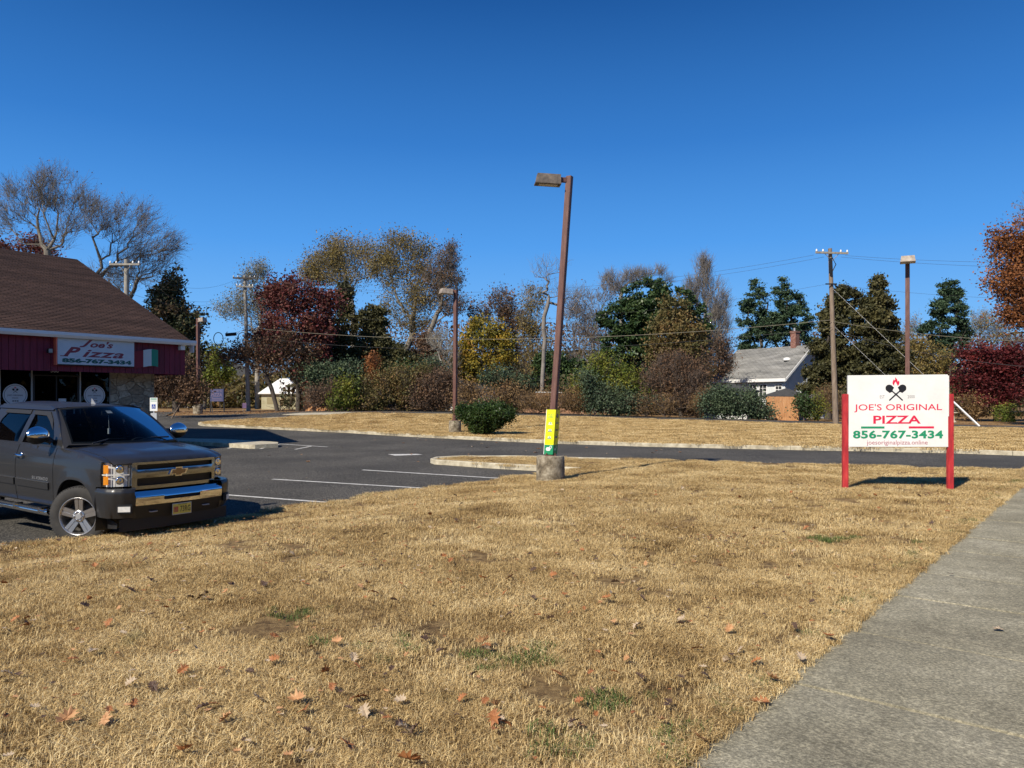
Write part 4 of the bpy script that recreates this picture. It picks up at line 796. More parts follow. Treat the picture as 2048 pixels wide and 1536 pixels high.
def rff(i,j):
    t=2*j-1; x=-1.03-.15*t*t+(-3.0+1.03+.15*t*t)*i; c=1-t*t; z=1.793+.075*c**.8*(math.sin(math.pi*min(1,.12+i*1.1)) if i<.35 else 1)*.9; z=1.795+ .07*c*min(1,.55+i*1.5)+.0; return (x,t*.70,z)
mb=MB(); mb.grid(rff,18,16); mb.grid(lambda i,j:(-1.15-1.75*i,(.70+.035*math.sin(j*1.5))*1,1.797-.03*j),8,2); mb.grid(lambda i,j:(-1.15-1.75*i,-(.70+.035*math.sin(j*1.5)),1.797-.03*j),8,2); zr(mb).build('roof',PAINTT,TR)
mb=MB(); 
for s_ in(-1,1):
    mb.grid(lambda i,j:tuple(Vector(wsf(i,0 if s_<0 else 1))*(1-j)+Vector(((-.42,-1.12)[0]+( -1.14+.42)*i,s_*(gy(0,1.262+(1.79-1.262)*i)),1.262+(1.795-1.262)*i))*j),10,2)
zr(mb).build('windshield_pillar',PAINTT,TR)
mb=MB(); mb.grid(lambda i,j:(-.28-.16*(2*j-1)**2+.12*i,(2*j-1)*.85,1.315-.012*(1-i)),2,14); zr(mb).build('cowl',BLACK,TR)
for y0,y1 in((-.62,-.05),(.05,.68)):
    mb=MB(); mb.tube([(-.24,y0,1.335),(-.32,(y0+y1)/2,1.38),(-.36,y1,1.375)],.012,5); zr(mb).build('wiper',BLACK,TR)
mb=MB(); mb.grid(lambda i,j:(-3.0-.05*i,(2*j-1)*(.70+.2*i),1.80-.55*i),2,4); zr(mb).build('rear_window',TGD,TR)
# interior
mb=MB(); mb.box(-3.0,-.35,-.86,.86,.5,.62); mb.box(-.75,-.38,-.84,.84,1.05,1.28,0,None,bev=.05); zr(mb).build('dashboard',DARKIN,TR)
for xx in(-1.55,-2.45):
    for yy in(-.42,.42):
        mb=MB(); mb.box(xx-.25,xx+.28,yy-.27,yy+.27,.62,.86,0,None,bev=.06); mb.box(xx-.34,xx-.2,yy-.26,yy+.26,.80,1.46,0,None,bev=.05); mb.box(xx-.34,xx-.24,yy-.13,yy+.13,1.49,1.66,0,None,bev=.035); zr(mb).build('seat',SEAT,TR)
mb=MB(); mb.tube([(-.82+.05*math.sin(a),.42+.18*math.cos(a),1.18+.17*math.sin(a)) for a in[2*math.pi*k/20 for k in range(21)]],.014,6); zr(mb).build('steering_wheel',BLACK,TR)
# inner dark shell and arch liners, chassis
mb=MB(); mb.box(-2.95,-.62,-.90,.90,.46,.60); mb.box(-.62,.6,-.42,.42,.42,1.1); mb.box(-4.8,-2.95,-.5,.5,.5,.62); mb.box(-4.8,.7,-.42,-.3,.38,.5); mb.box(-4.8,.7,.3,.42,.38,.5); zr(mb).build('chassis',BLACK,TR)
for cx in(0,-3.66):
    for s_ in(-1,1):
        mb=MB(); P=arch(cx,195,-15); V=[(x,s_*.965,z) for x,z in P]+[(x,s_*.52,z) for x,z in P]; n=len(P); mb.add(V,[(i,i+1,n+i+1,n+i) for i in range(n-1)],0,True); mb.add([(x,s_*.52,z) for x,z in P],[tuple(range(n))]); zr(mb).build('wheel_liner',BLACK,TR)
# bed and rear
mb=MB(); mb.box(-4.84,-3.0,-.80,.80,.74,.78); mb.box(-3.04,-2.99,-.93,.93,.6,1.29); mb.box(-4.80,-3.02,-.93,-.78,.78,1.30); mb.box(-4.80,-3.02,.78,.93,.78,1.30); zr(mb).build('bed',BLACK,TR)
mb=MB(); mb.box(-4.89,-4.84,-.93,.93,.62,1.30,0,None,bev=.015); zr(mb).build('tailgate',PAINTT,TR); mb=MB(); mb.box(-5.0,-4.86,-.95,.95,.44,.60,0,None,bev=.02); zr(mb).build('rear_bumper',CHROME,TR)
for s_ in(-1,1): mb=MB(); mb.box(-4.90,-4.80,s_*.955-.035,s_*.955+.035,.80,1.22,0,None,bev=.01); zr(mb).build('tail_light',mat('tail_red'+('a' if s_>0 else ''),[(.4,.01,.01)],rough=.2),TR)
# handle, moulding, lettering, mirror, step bar
for dd_,hx_ in((fd,-1.58),(rd,-2.46)):
    mb=MB(); mb.tube([(hx_-.12,-(sy(hx_,1.12)+.03),1.12),(hx_,-(sy(hx_,1.12)+.05),1.125),(hx_+.11,-(sy(hx_,1.12)+.03),1.12)],.020,8); mb.lathe([(0,.01),(.045,.008),(.05,0)],14,0,Matrix.Translation((hx_-.0,-sy(hx_,1.12),1.12))@Matrix.Rotation(math.radians(90),4,'X')); zr(mb).build('door_handle',CHROME,dd_)
for dd_,a,b in((fd,-.72,-1.70),(rd,-1.76,-2.55)):
    P=rrect(b,a,.70,.79,.012); mb=MB(); plate(mb,P,[],.1,lambda x,z:(x,-(sy(x,z)+.022),z),skirt=(0,.025,0)); zr(mb).build('door_moulding',PAINTT,dd_)
    P=rrect(b,a,.792,.802,.004); mb=MB(); plate(mb,P,[],.1,lambda x,z:(x,-(sy(x,z)+.018),z),skirt=(0,.02,0)); zr(mb).build('chrome_strip',CHROME,dd_)
Mt=Matrix.Translation((-.98,-(sy(-.98,.86)+.0015),.885)); text_obj('lettering','SILVERADO',STEEL,fd,Mt,width=.46,height=.045,bold=-.005,space=1.25,depth=.004)
for s_ in(-1,1):
    mm=thing  # mirror: a part of the truck
    mb=MB(); c=Vector((-.80,s_*1.13,1.46)); nseg=10
    mb.grid(lambda i,j:(c.x+.10*math.cos(math.pi*i-math.pi/2)*(1 if True else 1)*abs(math.sin(math.pi*min(1,max(0,j*.96+.02))))**.35,c.y+(-.15+.30*j),c.z-.025+.115*math.sin(math.pi*i-math.pi/2)*abs(math.sin(math.pi*(j*.94+.03)))**.45),12,14)
    mb.grid(lambda i,j:(c.x-.03,c.y-.14+.28*j,c.z-.025+(-.10+.2*i)*abs(math.sin(math.pi*(j*.94+.03)))**.45),4,10)
    mb.tube([(c.x,s_*.98,c.z-.06),(c.x+.02,s_*.93,c.z-.12)],[.035,.05],8); mb.tube([(c.x,s_*1.03,c.z-.06),(c.x,s_*.96,c.z-.09)],[.05,.045],8)
    mo=zr(mb).build('side_mirror',BLACK,TR)
    mb=MB(); mb.grid(lambda i,j:(c.x+.012+.10*math.cos(math.pi*(.42+.58*i)-math.pi/2)*abs(math.sin(math.pi*min(1,max(0,j*.96+.02))))**.35,c.y+(-.156+.312*j),c.z-.018+.122*math.sin(math.pi*(.42+.58*i)-math.pi/2)*abs(math.sin(math.pi*(j*.94+.03)))**.45),10,14); zr(mb).build('mirror_cap',CHROME,mo)
    mb=MB(); mb.tube([(-.60,s_*1.04,.415),(-.66,s_*1.045,.40),(-2.7,s_*1.045,.40)],.043,10); [mb.box(x-.03,x+.03,s_*1.0-.12,s_*1.0+.0,.40,.47) for x in(-.75,-1.5,-2.2)]; mb.box(-2.66,-.64,s_*1.05-.045,s_*1.05+.045,.438,.452); zr(mb).build('step_bar',CHROME,TR)
mb=MB(); mb.prism([(-.09,0),(.05,0),(-.075,.09)],-.006,.006,0,Matrix.Translation((-1.35,0,1.845))@Matrix.Rotation(math.radians(90),4,'X')); zr(mb).build('roof_antenna',STEEL,TR)
# ---- front end
def fxp(y,o=0): return fx(y)+o
CHR2=mat('satin_chrome',[(.30,.325,.36)],rough=.16,metal=1)
GR=MB(); outer=rrect(-.665,.665,.79,1.142,.03); ho_=[rrect(-.60,.60,1.045,1.112,.012),rrect(-.60,.60,.835,.935,.02)]
plate(GR,outer,ho_,.06,lambda y,z:(fxp(y,.012+.012*math.sin(min(1,max(0,(z-.935)/.11))*math.pi)),y,z),skirt=(-.05,0,0),estep=.05); grl=zr(GR).build('grille',CHR2,TR)
mb=MB(); mb.box(.78,.80,-.62,.62,.80,1.13)
for (za,zb_) in((1.04,1.115),(.83,.94)):
    k=0; z=za
    while z<zb_:
        y=-.60+(.011 if k%2 else 0)
        z+=.018; k+=1
    for yy in np.arange(-.60,.60,.028): mb.add([(fxp(yy)-.03,yy-.003,za),(fxp(yy)-.03,yy+.003,za),(fxp(yy)-.03,yy+.003+.02,zb_),(fxp(yy)-.03,yy-.003+.02,zb_)],[(0,1,2,3)]); mb.add([(fxp(yy)-.029,yy+.017,za),(fxp(yy)-.029,yy+.023,za),(fxp(yy)-.029,yy+.003,zb_),(fxp(yy)-.029,yy-.003,zb_)],[(0,1,2,3)])
zr(mb).build('grille_mesh',mat('grille_black',[(.02,.02,.02)],rough=.3),grl)
BT=[(-.14,-.018),(-.125,.026),(-.048,.026),(-.042,.056),(.042,.056),(.048,.026),(.125,.026),(.14,.020)]
BTo=[(-.150,-.032),(-.118,.033),(-.052,.033),(-.050,.060),(.056,.060),(.058,.033),(.150,.033),(.118,-.033),(.050,-.033),(.050,-.060),(-.056,-.060),(-.058,-.033)]
def shp(sc,x0,x1,m_,nm,par):
    mb=MB(); P=[(y*sc,z*sc+.99) for y,z in BTo]; n=len(P); mb.add([(x0,y,z) for y,z in P]+[(x1,y,z) for y,z in P],[tuple(range(n,2*n))]+[(i,(i+1)%n,n+(i+1)%n,n+i) for i in range(n)]); return zr(mb).build(nm,m_,par)
em=shp(1.0,.93,.955,CHROME,'emblem',grl); shp(.78,.955,.960,mat('emblem_gold',[(.30,.22,.13)],rough=.3,metal=.8),'emblem_face',em)
for s_ in(-1,1):
    def hl(t,z,o=0):
        a=.675+.30*min(1,t/.62); 
        if t<=.62: y=.68+(.945-.68)*(t/.62); x=fx(y)
        else: y=.945+.02*((t-.62)/.38); x=fx(.945)-.10*((t-.62)/.38)-.0
        return (x+o,s_*(y-abs(o)*.6*(1 if t>.5 else 0)),z)
    zt=lambda t:1.142-.0*t; 
    mb=MB(); mb.grid(lambda i,j:hl(i,.832+(.31)*j,.006),14,4); hd=zr(mb).build('headlight',LENS,TR)
    mb=MB(); mb.grid(lambda i,j:hl(i,.832+(.31)*j,-.06),14,4); mb.grid(lambda i,j:hl(i,.98+.016*j,-.012),14,1)
    for t_ in(.0,.43): mb.grid(lambda i,j:hl(t_+.012*i,.832+.31*j,-.02),1,3)
    zr(mb).build('reflector',REFL,hd)
    for zz_ in(.915,1.06):
        c=Vector(hl(.24,zz_,-.03)); mb=MB(); Mq=Matrix.Translation(c)@Matrix.Rotation(math.radians(90-s_*0),4,'Y'); mb.lathe([(.055,.0),(.05,.028),(.03,.012),(0,.03)],20,0,Mq); zr(mb).build('bulb_bowl',CHROME,hd)
        mb=MB(); mb.grid(lambda i,j:hl(.52+.10*i,zz_-.055+.11*j,-.006),4,2); zr(mb).build('turn_signal',AMB,hd)
    mb=MB()
    pts=[(.50,.985),(.60,.990),(.74,.978),(.86,.93),(.95,.84),(.995,.74),(1.005,.70)]
    def wg(i,j):
        k=i*(len(pts)-1); a=int(min(len(pts)-2,math.floor(k))); f=k-a; x=pts[a][0]*(1-f)+pts[a+1][0]*f; y=pts[a][1]*(1-f)+pts[a+1][1]*f; z=.44+.375*j; r=.022*(1-math.sin(min(1,(1-j)/.12)*math.pi/2)); b=.02*(1-j)**2*2; return (x-r*.9-b*(x>.8),s_*(y-r-b),z)
    mb.grid(wg,24,14); mb.grid(lambda i,j:(lambda p:(p[0]-.08*j,p[1]-s_*.06*j,p[2]))(wg(i,1)),24,1); wgb=zr(mb).build('bumper_wing',PAINTT,TR)
    c=(.957,s_*.82,.565); Mq=Matrix.Translation(c)@Matrix.Rotation(s_*math.radians(42),4,'Z'); mb=MB(); mb.box(-.03,.012,-.10,.10,-.058,.058,0,Mq,bev=.01); fg=zr(mb).build('fog_light',BLACK,wgb); mb=MB(); mb.box(.0,.018,-.085,.085,-.042,.042,0,Mq,bev=.008); zr(mb).build('fog_lens',REFL,fg)
def bp_(y,z):
    t=(z-.595)/.175; x=1.005+.045*(1-(y/.69)**2)+.012*math.sin(t*math.pi)-(.05*sm((t-.72)/.28)) ; return (x,y,z)
mb=MB(); plate(mb,rrect(-.69,.69,.595,.772,.015),[rrect(-.29,.29,.645,.692,.012)],.03,bp_,skirt=(-.07,0,0),estep=.03); bpm=zr(mb).build('front_bumper',CHROME,TR)
mb=MB(); mb.box(.90,1.0,-.68,.68,.60,.74); zr(mb).build('bumper_slot',BLACK,bpm)
mb=MB(); mb.grid(lambda i,j:(1.0-.06*(1-j)+.03*(1-(2*i-1)**2),(2*i-1)*.70,.42+.172*j),14,4); mb.grid(lambda i,j:(.90+.06*(1-(2*i-1)**2),(2*i-1)*.86,.27+.16*j),14,2); zr(mb).build('lower_valance',BLACK,TR)
for s_ in(-1,1): mb=MB(); mb.tube([(.97,s_*.42-.05,.50),(1.02,s_*.42-.045,.50),(1.02,s_*.42+.045,.50),(.97,s_*.42+.05,.50)],.009,6); zr(mb).build('tow_hook',STEEL,TR)
# licence plate
mb=MB(); mb.box(1.035,1.042,-.155,.155,.418,.572,0,None,bev=.003); lp=zr(mb).build('licence_plate',mat('plate_frame',[(.55,.55,.52)],rough=.4),TR)
mb=MB(); mb.box(1.0425,1.044,-.145,.145,.430,.562); zr(mb).build('plate_face',mat('plate_yellow',[(.78,.62,.10)],rough=.5),lp)
def onplate(txt,y,z,w_,h_,m_,b=.02):
    M_=Matrix.Translation((1.0442,y,z))@Matrix.Rotation(math.radians(90),4,'Z'); o=text_obj('lettering',txt,m_,lp,M_,width=w_,height=h_,bold=b,depth=.0006)
    for v in o.data.vertices: v.co.z=.43+(v.co.z-.42)*1.085
onplate('73RG',.052,.492,.165,.078,INKB,.006); onplate('W98',-.085,.50,.04,.03,INKR,.0); onplate('NEW JERSEY',0.01,.551,.14,.012,INKB,.0)
mb=MB(); mb.box(1.0441,1.0446,-.135,-.062,.455,.53); zr(mb).build('red_panel',mat('plate_red',[(.45,.06,.04),(.6,.3,.1)],scale=40,rough=.5),lp)
# wheels
def wheel(x,y,steer):
    s_=-1 if y<0 else 1; R=.425
    M0=Matrix.Translation((x,y,R))@Matrix.Rotation(steer,4,'Z')@Matrix.Rotation(math.radians(90)*(1 if s_<0 else -1),4,'X')   # local z -> outward
    mb=MB(); w_=.135; pr=[(.262,w_*.9),(.285,w_),(.34,w_*1.04),(.385,w_*.98),(.41,w_*.86),(R,w_*.70),(R+.002,.0),(R,-w_*.70),(.40,-w_*.9),(.30,-w_),(.262,-w_*.9)]
    mb.lathe(pr,56,0,M0)
    for k in range(64):      # tread blocks
        a=2*math.pi*k/64; Mk=M0@Matrix.Rotation(a,4,'Z'); mb.box(R-.01,R+.006,-.012,.012,.035,.095,0,Mk); mb.box(R-.01,R+.006,-.012,.012,-.095,-.035,0,Mk); mb.box(R-.03,R-.002,-.008,.008,.100,.118,0,Mk)
    ty=mb.build('wheel',TYRE,TR)
    mb=MB(); mb.lathe([(.262,.118),(.272,.128),(.268,.134),(.258,.130),(.245,.10),(.235,.0),(.235,-.10)],48,0,M0); ri=mb.build('rim',RIM,ty)
    # five split spokes, hub, lug nuts, cap
    mb=MB()
    for k in range(5):
        Mk=M0@Matrix.Rotation(2*math.pi*k/5+math.radians(90),4,'Z')
        for t_ in(-1,1):
            V=[(.07,.008*t_,.095),(.07,.050*t_,.095),(.25,.062*t_,.112),(.25,.012*t_,.112)]
            mb.add(V+[(a,b,c-.035) for a,b,c in V],[(0,1,2,3) if t_<0 else (3,2,1,0),(0,1,5,4),(1,2,6,5),(2,3,7,6),(3,0,4,7)],0,False,Mk)
        V=[(.07,-.008,.088),(.25,-.012,.104),(.25,.012,.104),(.07,.008,.088)]; mb.add(V,[(0,1,2,3)],0,False,Mk)
    mb.lathe([(.088,.05),(.088,.098),(.075,.106),(.045,.104)],30,0,M0)
    mb.build('spoke_wheel_face',RIM,ri); mb=MB(); mb.lathe([(.044,.104),(.040,.116),(0,.117)],24,0,M0,False); mb.build('centre_cap',STEEL,ri)
    mb=MB(); [mb.lathe([(.013,.10),(.013,.122),(.008,.127),(0,.128)],8,0,M0@Matrix.Translation((.063*math.cos(a),.063*math.sin(a),0))) for a in[math.pi/3*k for k in range(6)]]; mb.build('lug_nuts',CHROME,ri)
    mb=MB(); mb.lathe([(0,.03),(.17,.03),(.17,.01),(.19,.0)],30,0,M0); mb.lathe([(0,-.04),(.24,-.04)],30,0,M0); mb.build('brake_disc',mat('brake_iron',[(.05,.045,.04)],rough=.6) if 'brake_iron' not in MT else MT['brake_iron'],ty)
wheel(.05,-.90,math.radians(31)); wheel(.05,.88,math.radians(27)); wheel(-3.66,-.86,0); wheel(-3.66,.86,0)
mb=MB(); mb.prism([(0,0),(.25,.02),(.26,.09),(0,.14)],-.004,.004,0,Matrix.Translation((.50,-.80,.27))@Matrix.Rotation(math.radians(90),4,'X')); zr(mb).build('mud_flap',BLACK,TR)
# ================================================================== TREES
def zg(x,y): return zlot(x,y)-.05
def skeleton(base,fork,att,jit=.12,pw=.22,seg=1.0,r=None):
    """greedy minimum-path tree from the fork point through the attractor points"""
    r=r or rng; pos=[np.array(base),]; par=[-1]; pl=[0.0]
    k=max(2,int(np.linalg.norm(fork-base)/1.2)); off=np.zeros(3)
    for i in range(1,k+1):
        off=off*.8+r.normal(0,.05,3)*np.array([1,1,0]); p=base+(fork-base)*i/k+off*(i<k); pos.append(p); par.append(len(pos)-2); pl.append(pl[-1]+np.linalg.norm(pos[-1]-pos[-2]))
    P=np.zeros((len(att)*6+60,3)); L=np.zeros(len(P)); n=len(pos); P[:n]=pos; L[:n]=pl; par=list(par); start=n-1
    order=np.argsort(np.linalg.norm(att-fork,axis=1)); tips=[]
    for q in order:
        a=att[q]; d=np.linalg.norm(P[max(0,start-1):n]-a,axis=1); up=np.maximum(0,P[max(0,start-1):n,2]-a[2]); c=d+pw*L[max(0,start-1):n]+.5*up; j=int(np.argmin(c))+max(0,start-1)
        D=np.linalg.norm(P[j]-a); m=min(5,max(1,int(D/seg))); prev=j
        if n+m+1>=len(P): break
        mid=(P[j]+a)/2+np.array([0,0,-.10*D])+r.normal(0,jit*D*.35,3)
        for i in range(1,m+1):
            t=i/m; p=(1-t)**2*P[j]+2*t*(1-t)*mid+t*t*a
            if i<m: p=p+r.normal(0,jit*.25*seg,3)
            P[n]=p; L[n]=L[prev]+np.linalg.norm(p-P[prev]); par.append(prev); prev=n; n+=1
    return P[:n].copy(),np.array(par),start
def limbs_mesh(P,par,r0,rtip=.012,ex=2.05,pwr=1.0):
    n=len(P); R=np.zeros(n); 
    for i in range(n-1,0,-1):
        if R[i]==0: R[i]=rtip**ex
        R[par[i]]+=R[i]
    R=R**(1/ex); R=rtip+(r0-rtip)*np.clip((R-rtip)/max(1e-6,R[0]-rtip),0,1)**pwr
    a=P[par[1:]]; b=P[1:]; ra=R[par[1:]].copy(); rb=R[1:]; ra=np.minimum(ra,rb*1.5)
    thick=rb>.05; out=[]
    for msk,ns in((thick,7),(~thick,3)):
        A,B,RA,RB=a[msk],b[msk],ra[msk],rb[msk]; 
        if len(A)==0: continue
        out.append(prisms(A,B,RA,RB,ns))
    return out,R
def prisms(A,B,RA,RB,ns):
    D=B-A; l=np.linalg.norm(D,axis=1,keepdims=True)+1e-9; D=D/l; U=np.cross(D,np.array([.13,.31,.94])); U/=np.linalg.norm(U,axis=1,keepdims=True)+1e-9; W=np.cross(D,U)
    t=np.arange(ns)*2*math.pi/ns; c=np.cos(t)[None,:,None]; s=np.sin(t)[None,:,None]; ring=U[:,None]*c+W[:,None]*s
    V=np.concatenate([A[:,None]+ring*RA[:,None,None],B[:,None]+ring*RB[:,None,None]],1); m=len(A); base=np.arange(m)[:,None]*2*ns; k=np.arange(ns)[None]
    Fq=np.stack([base+k,base+(k+1)%ns,base+ns+(k+1)%ns,base+ns+k],2).reshape(-1,4); return V.reshape(-1,3),Fq
def join(parts):
    V=[];Fq=[];o=0
    for v,f in parts: V.append(v); Fq.append(f+o); o+=len(v)
    return np.concatenate(V),np.concatenate(Fq)
def leaves(Cn,size,asp=.62,r=None,droop=0,flat=0):
    r=r or rng; n=len(Cn); a=r.normal(0,1,(n,3)); a[:,2]*=(1-flat); a[:,2]-=droop; a/=np.linalg.norm(a,axis=1,keepdims=True); q=r.normal(0,1,(n,3)); q[:,2]+=flat*2; b=np.cross(a,q); b/=np.linalg.norm(b,axis=1,keepdims=True)+1e-9; nn=np.cross(a,b)
    s=(size*r.uniform(.55,1.35,n))[:,None]; V=np.stack([Cn-a*s,Cn+b*s*asp+nn*s*.15,Cn+a*s,Cn-b*s*asp+nn*s*.15],1).reshape(-1,3); Fq=(np.arange(n)*4)[:,None]+np.arange(4)[None]; return V,Fq
def mkobj(name,V,Fq,m,parent,smooth=False):
    me=npmesh(name,V,Fq,Fq.shape[1]); me.materials.append(m)
    if smooth: me.polygons.foreach_set('use_smooth',np.ones(len(me.polygons),bool))
    return link(bpy.data.objects.new(name,me),parent)
def lobe_pts(lobes,Y,n,shell=1.0,dep=.8,r=None,zc=None):
    """lobes in photo units (px,py,rx,ry[,weight]) standing at distance Y -> n points in their volumes"""
    r=r or rng; W=np.array([(l[2]*l[3])*(l[4] if len(l)>4 else 1) for l in lobes],float); ch=r.choice(len(lobes),n,p=W/W.sum()); d=r.normal(0,1,(n,3)); d/=np.linalg.norm(d,axis=1,keepdims=True); u=r.uniform(0,1,n)**(1/(3*shell)); d*=u[:,None]
    k=Y/F; L=np.array([l[:4] for l in lobes],float)[ch]
    x=(L[:,0]-1024)*k+d[:,0]*L[:,2]*k; z=CAMZ+(HY-L[:,1])*k+d[:,2]*L[:,3]*k; dy=r.normal(0,1,len(lobes))[ch]*0; y=Y+dy+d[:,1]*L[:,2]*k*dep; return np.stack([x,y,z],1)
def rag(lobes,seed,k=4,amt=.82,sub=.40):
    r=np.random.default_rng(seed+900); out=[]
    for l in lobes:
        w=l[4] if len(l)>4 else 1; out.append((l[0],l[1],l[2]*.9,l[3]*.9,w))
        for _ in range(k): a=r.uniform(0,6.283); q=r.uniform(.45,1)*amt; z=r.uniform(.7,1.3)*sub; out.append((l[0]+math.cos(a)*l[2]*q,l[1]-math.sin(a)*l[3]*q,l[2]*z*r.uniform(.7,1.2),l[3]*z,w*1.5))
    return out
def tree(label,cat,Y,bx,lobes,bark,leafm=None,nbr=500,nleaf=0,lsize=.14,r0=.25,fork=.25,twig=2,tl=.8,group=None,name='tree',rtip=.010,scat=.24,shell=1.0,droop=0,flat=0,pw=.42,seed=1,lean=None,dens=.6,base_z=None,dep=.8,clump=0,twm=None,asp=.62,fork_px=None,tup=.5,tr=.010,jit=.07):
    r=np.random.default_rng(seed); X=PX(bx,Y); z=zg(X,Y) if base_z is None else base_z
    lobes=rag(lobes,seed) if name!='round_bush' else rag(lobes,seed,3,.55,.38)
    root=thing(name,label,cat,(X,Y,z),0,group); o=np.array([X,Y,z])
    att=lobe_pts(lobes,Y,nbr,shell,dep,r); att=att[att[:,2]>z+.3]; top=att[:,2].max()
    cx=np.average(att[:,0]); fk=np.array([X+(cx-X)*.35,Y,z+(att[:,2].min()-z)*.6+(top-z)*fork*.5]) if fork_px is None else np.array([PX(fork_px[0],Y),Y,PZ(fork_px[1],Y)])
    P,par,st=skeleton(o+np.array([0,0,-.3]),fk,att,jit=jit,r=r,pw=pw); parts,R=limbs_mesh(P,par,r0,rtip,pwr=1.0 if name!='tree' else 1.45)
    V,Fq=join([q for q in parts if q[1].shape[1]==4]); mkobj('trunk',V-o,Fq,bark,root)
    ends=P[st+1:]
    if twig:
        m=len(ends)*twig; C0=np.repeat(ends,twig,0); dv=r.normal(0,1,(m,3)); dv[:,2]+=tup; cc=np.array([fk[0],fk[1],fk[2]]); ou=C0-cc; ou/=np.linalg.norm(ou,axis=1,keepdims=True)+1e-9; dv=dv*.6+ou*1.0; dv/=np.linalg.norm(dv,axis=1,keepdims=True); C1=C0+dv*(tl*r.uniform(.4,1.2,m))[:,None]
        # second order twigs
        C2=C0+(C1-C0)*r.uniform(.3,.8,m)[:,None]; dv2=dv+r.normal(0,.55,(m,3)); C3=C2+dv2/np.linalg.norm(dv2,axis=1,keepdims=True)*(tl*.5*r.uniform(.4,1.2,m))[:,None]
        V,Fq=join([prisms(C0,C1,np.full(m,tr),np.full(m,tr*.4),3),prisms(C2,C3,np.full(m,tr*.7),np.full(m,tr*.3),3)]); mkobj('twigs',V-o,Fq,twm or bark,root); tipp=np.concatenate([C1,C3,ends])
    else: tipp=ends
    if nleaf:
        nt_=int(nleaf*dens); Cn=tipp[r.integers(0,len(tipp),nt_)]+r.normal(0,scat,(nt_,3)); 
        if nleaf-nt_>0:
            q=lobe_pts(lobes,Y,nleaf-nt_,shell*1.8,dep,r)
            if clump:
                cc=lobe_pts(lobes,Y,max(12,int(clump)),shell*1.8,dep,r); j=r.integers(0,len(cc),len(q)); q=cc[j]+r.normal(0,1,(len(q),3))*np.array([.55,.55,.32])*scat*1.6
            Cn=np.concatenate([Cn,q])
        Cn=Cn[Cn[:,2]>z+.05]; V,Fq=leaves(Cn,lsize,asp,r,droop,flat); mkobj('crown',V-o,Fq,leafm,root)
    return root
L_RED=leafmat('leaf_red',[(.05,.03,.025),(.10,.035,.032),(.18,.04,.04),(.14,.07,.045),(.22,.05,.04)],.25)
L_MAP=leafmat('leaf_dark_red',[(.05,.012,.014),(.12,.02,.022),(.20,.035,.03)],.25)
L_OLV=leafmat('leaf_olive_gold',[(.10,.085,.03),(.20,.16,.05),(.30,.22,.07),(.24,.15,.06)],.3)
L_YEL=leafmat('leaf_yellow',[(.07,.08,.02),(.17,.16,.03),(.33,.26,.035),(.42,.28,.035),(.30,.14,.03)],.3)
L_YG=leafmat('leaf_yellow_green',[(.06,.10,.02),(.16,.19,.03),(.30,.27,.04)],.3)
L_ORG=leafmat('leaf_rust',[(.12,.05,.022),(.26,.10,.035),(.36,.15,.05)],.25)
L_BRN=leafmat('leaf_brown',[(.07,.045,.03),(.15,.09,.055),(.22,.12,.06)],.2)
L_OAK=leafmat('leaf_bronze_green',[(0.0243, 0.0378, 0.0189), (0.054, 0.0675, 0.027), (0.108, 0.081, 0.0405), (0.2025, 0.1148, 0.0607)],.2)
L_HOL=leafmat('leaf_holly',[(0.0182, 0.039, 0.0143), (0.039, 0.0715, 0.0234), (0.078, 0.117, 0.0364)],.12,.45)
L_VIN=leafmat('leaf_vine',[(.045,.055,.02),(.11,.10,.035),(.20,.15,.055),(.24,.13,.05)],.25); L_TAN=leafmat('leaf_tan',[(.10,.06,.03),(.20,.125,.055),(.31,.20,.09),(.24,.12,.05)],.25)
L_PIN=leafmat('needle_pine',[(0.0252, 0.0504, 0.028), (0.056, 0.0952, 0.0476), (0.098, 0.147, 0.07)],.12)
L_CED=leafmat('needle_cedar',[(0.027, 0.03, 0.0135), (0.0675, 0.066, 0.024), (0.1275, 0.108, 0.039)],.12)
L_JUN=leafmat('needle_juniper',[(0.0345, 0.0575, 0.0368), (0.0747, 0.1092, 0.0598), (0.1265, 0.1667, 0.0862)],.15)
L_GRY=leafmat('leaf_grey_green',[(.10,.10,.06),(.19,.19,.12),(.27,.25,.16)],.3)
L_BOX=leafmat('leaf_yew',[(0.014, 0.032, 0.008), (0.035, 0.065, 0.014), (0.075, 0.12, 0.028)],.15,.45)
BRK2=mat('twig_grey',[(.16,.14,.12),(.26,.23,.20)],scale=2,rough=.95); BRK3=mat('twig_brown',[(.10,.075,.06),(.18,.14,.11)],scale=2,rough=.95)
G_BG='trees standing beyond the side street'
def T(label,Y,bx,lobes,cat='tree',**k): return tree(label,cat,Y,bx,lobes,k.pop('bark',BARK),group=k.pop('group',G_BG),**k)
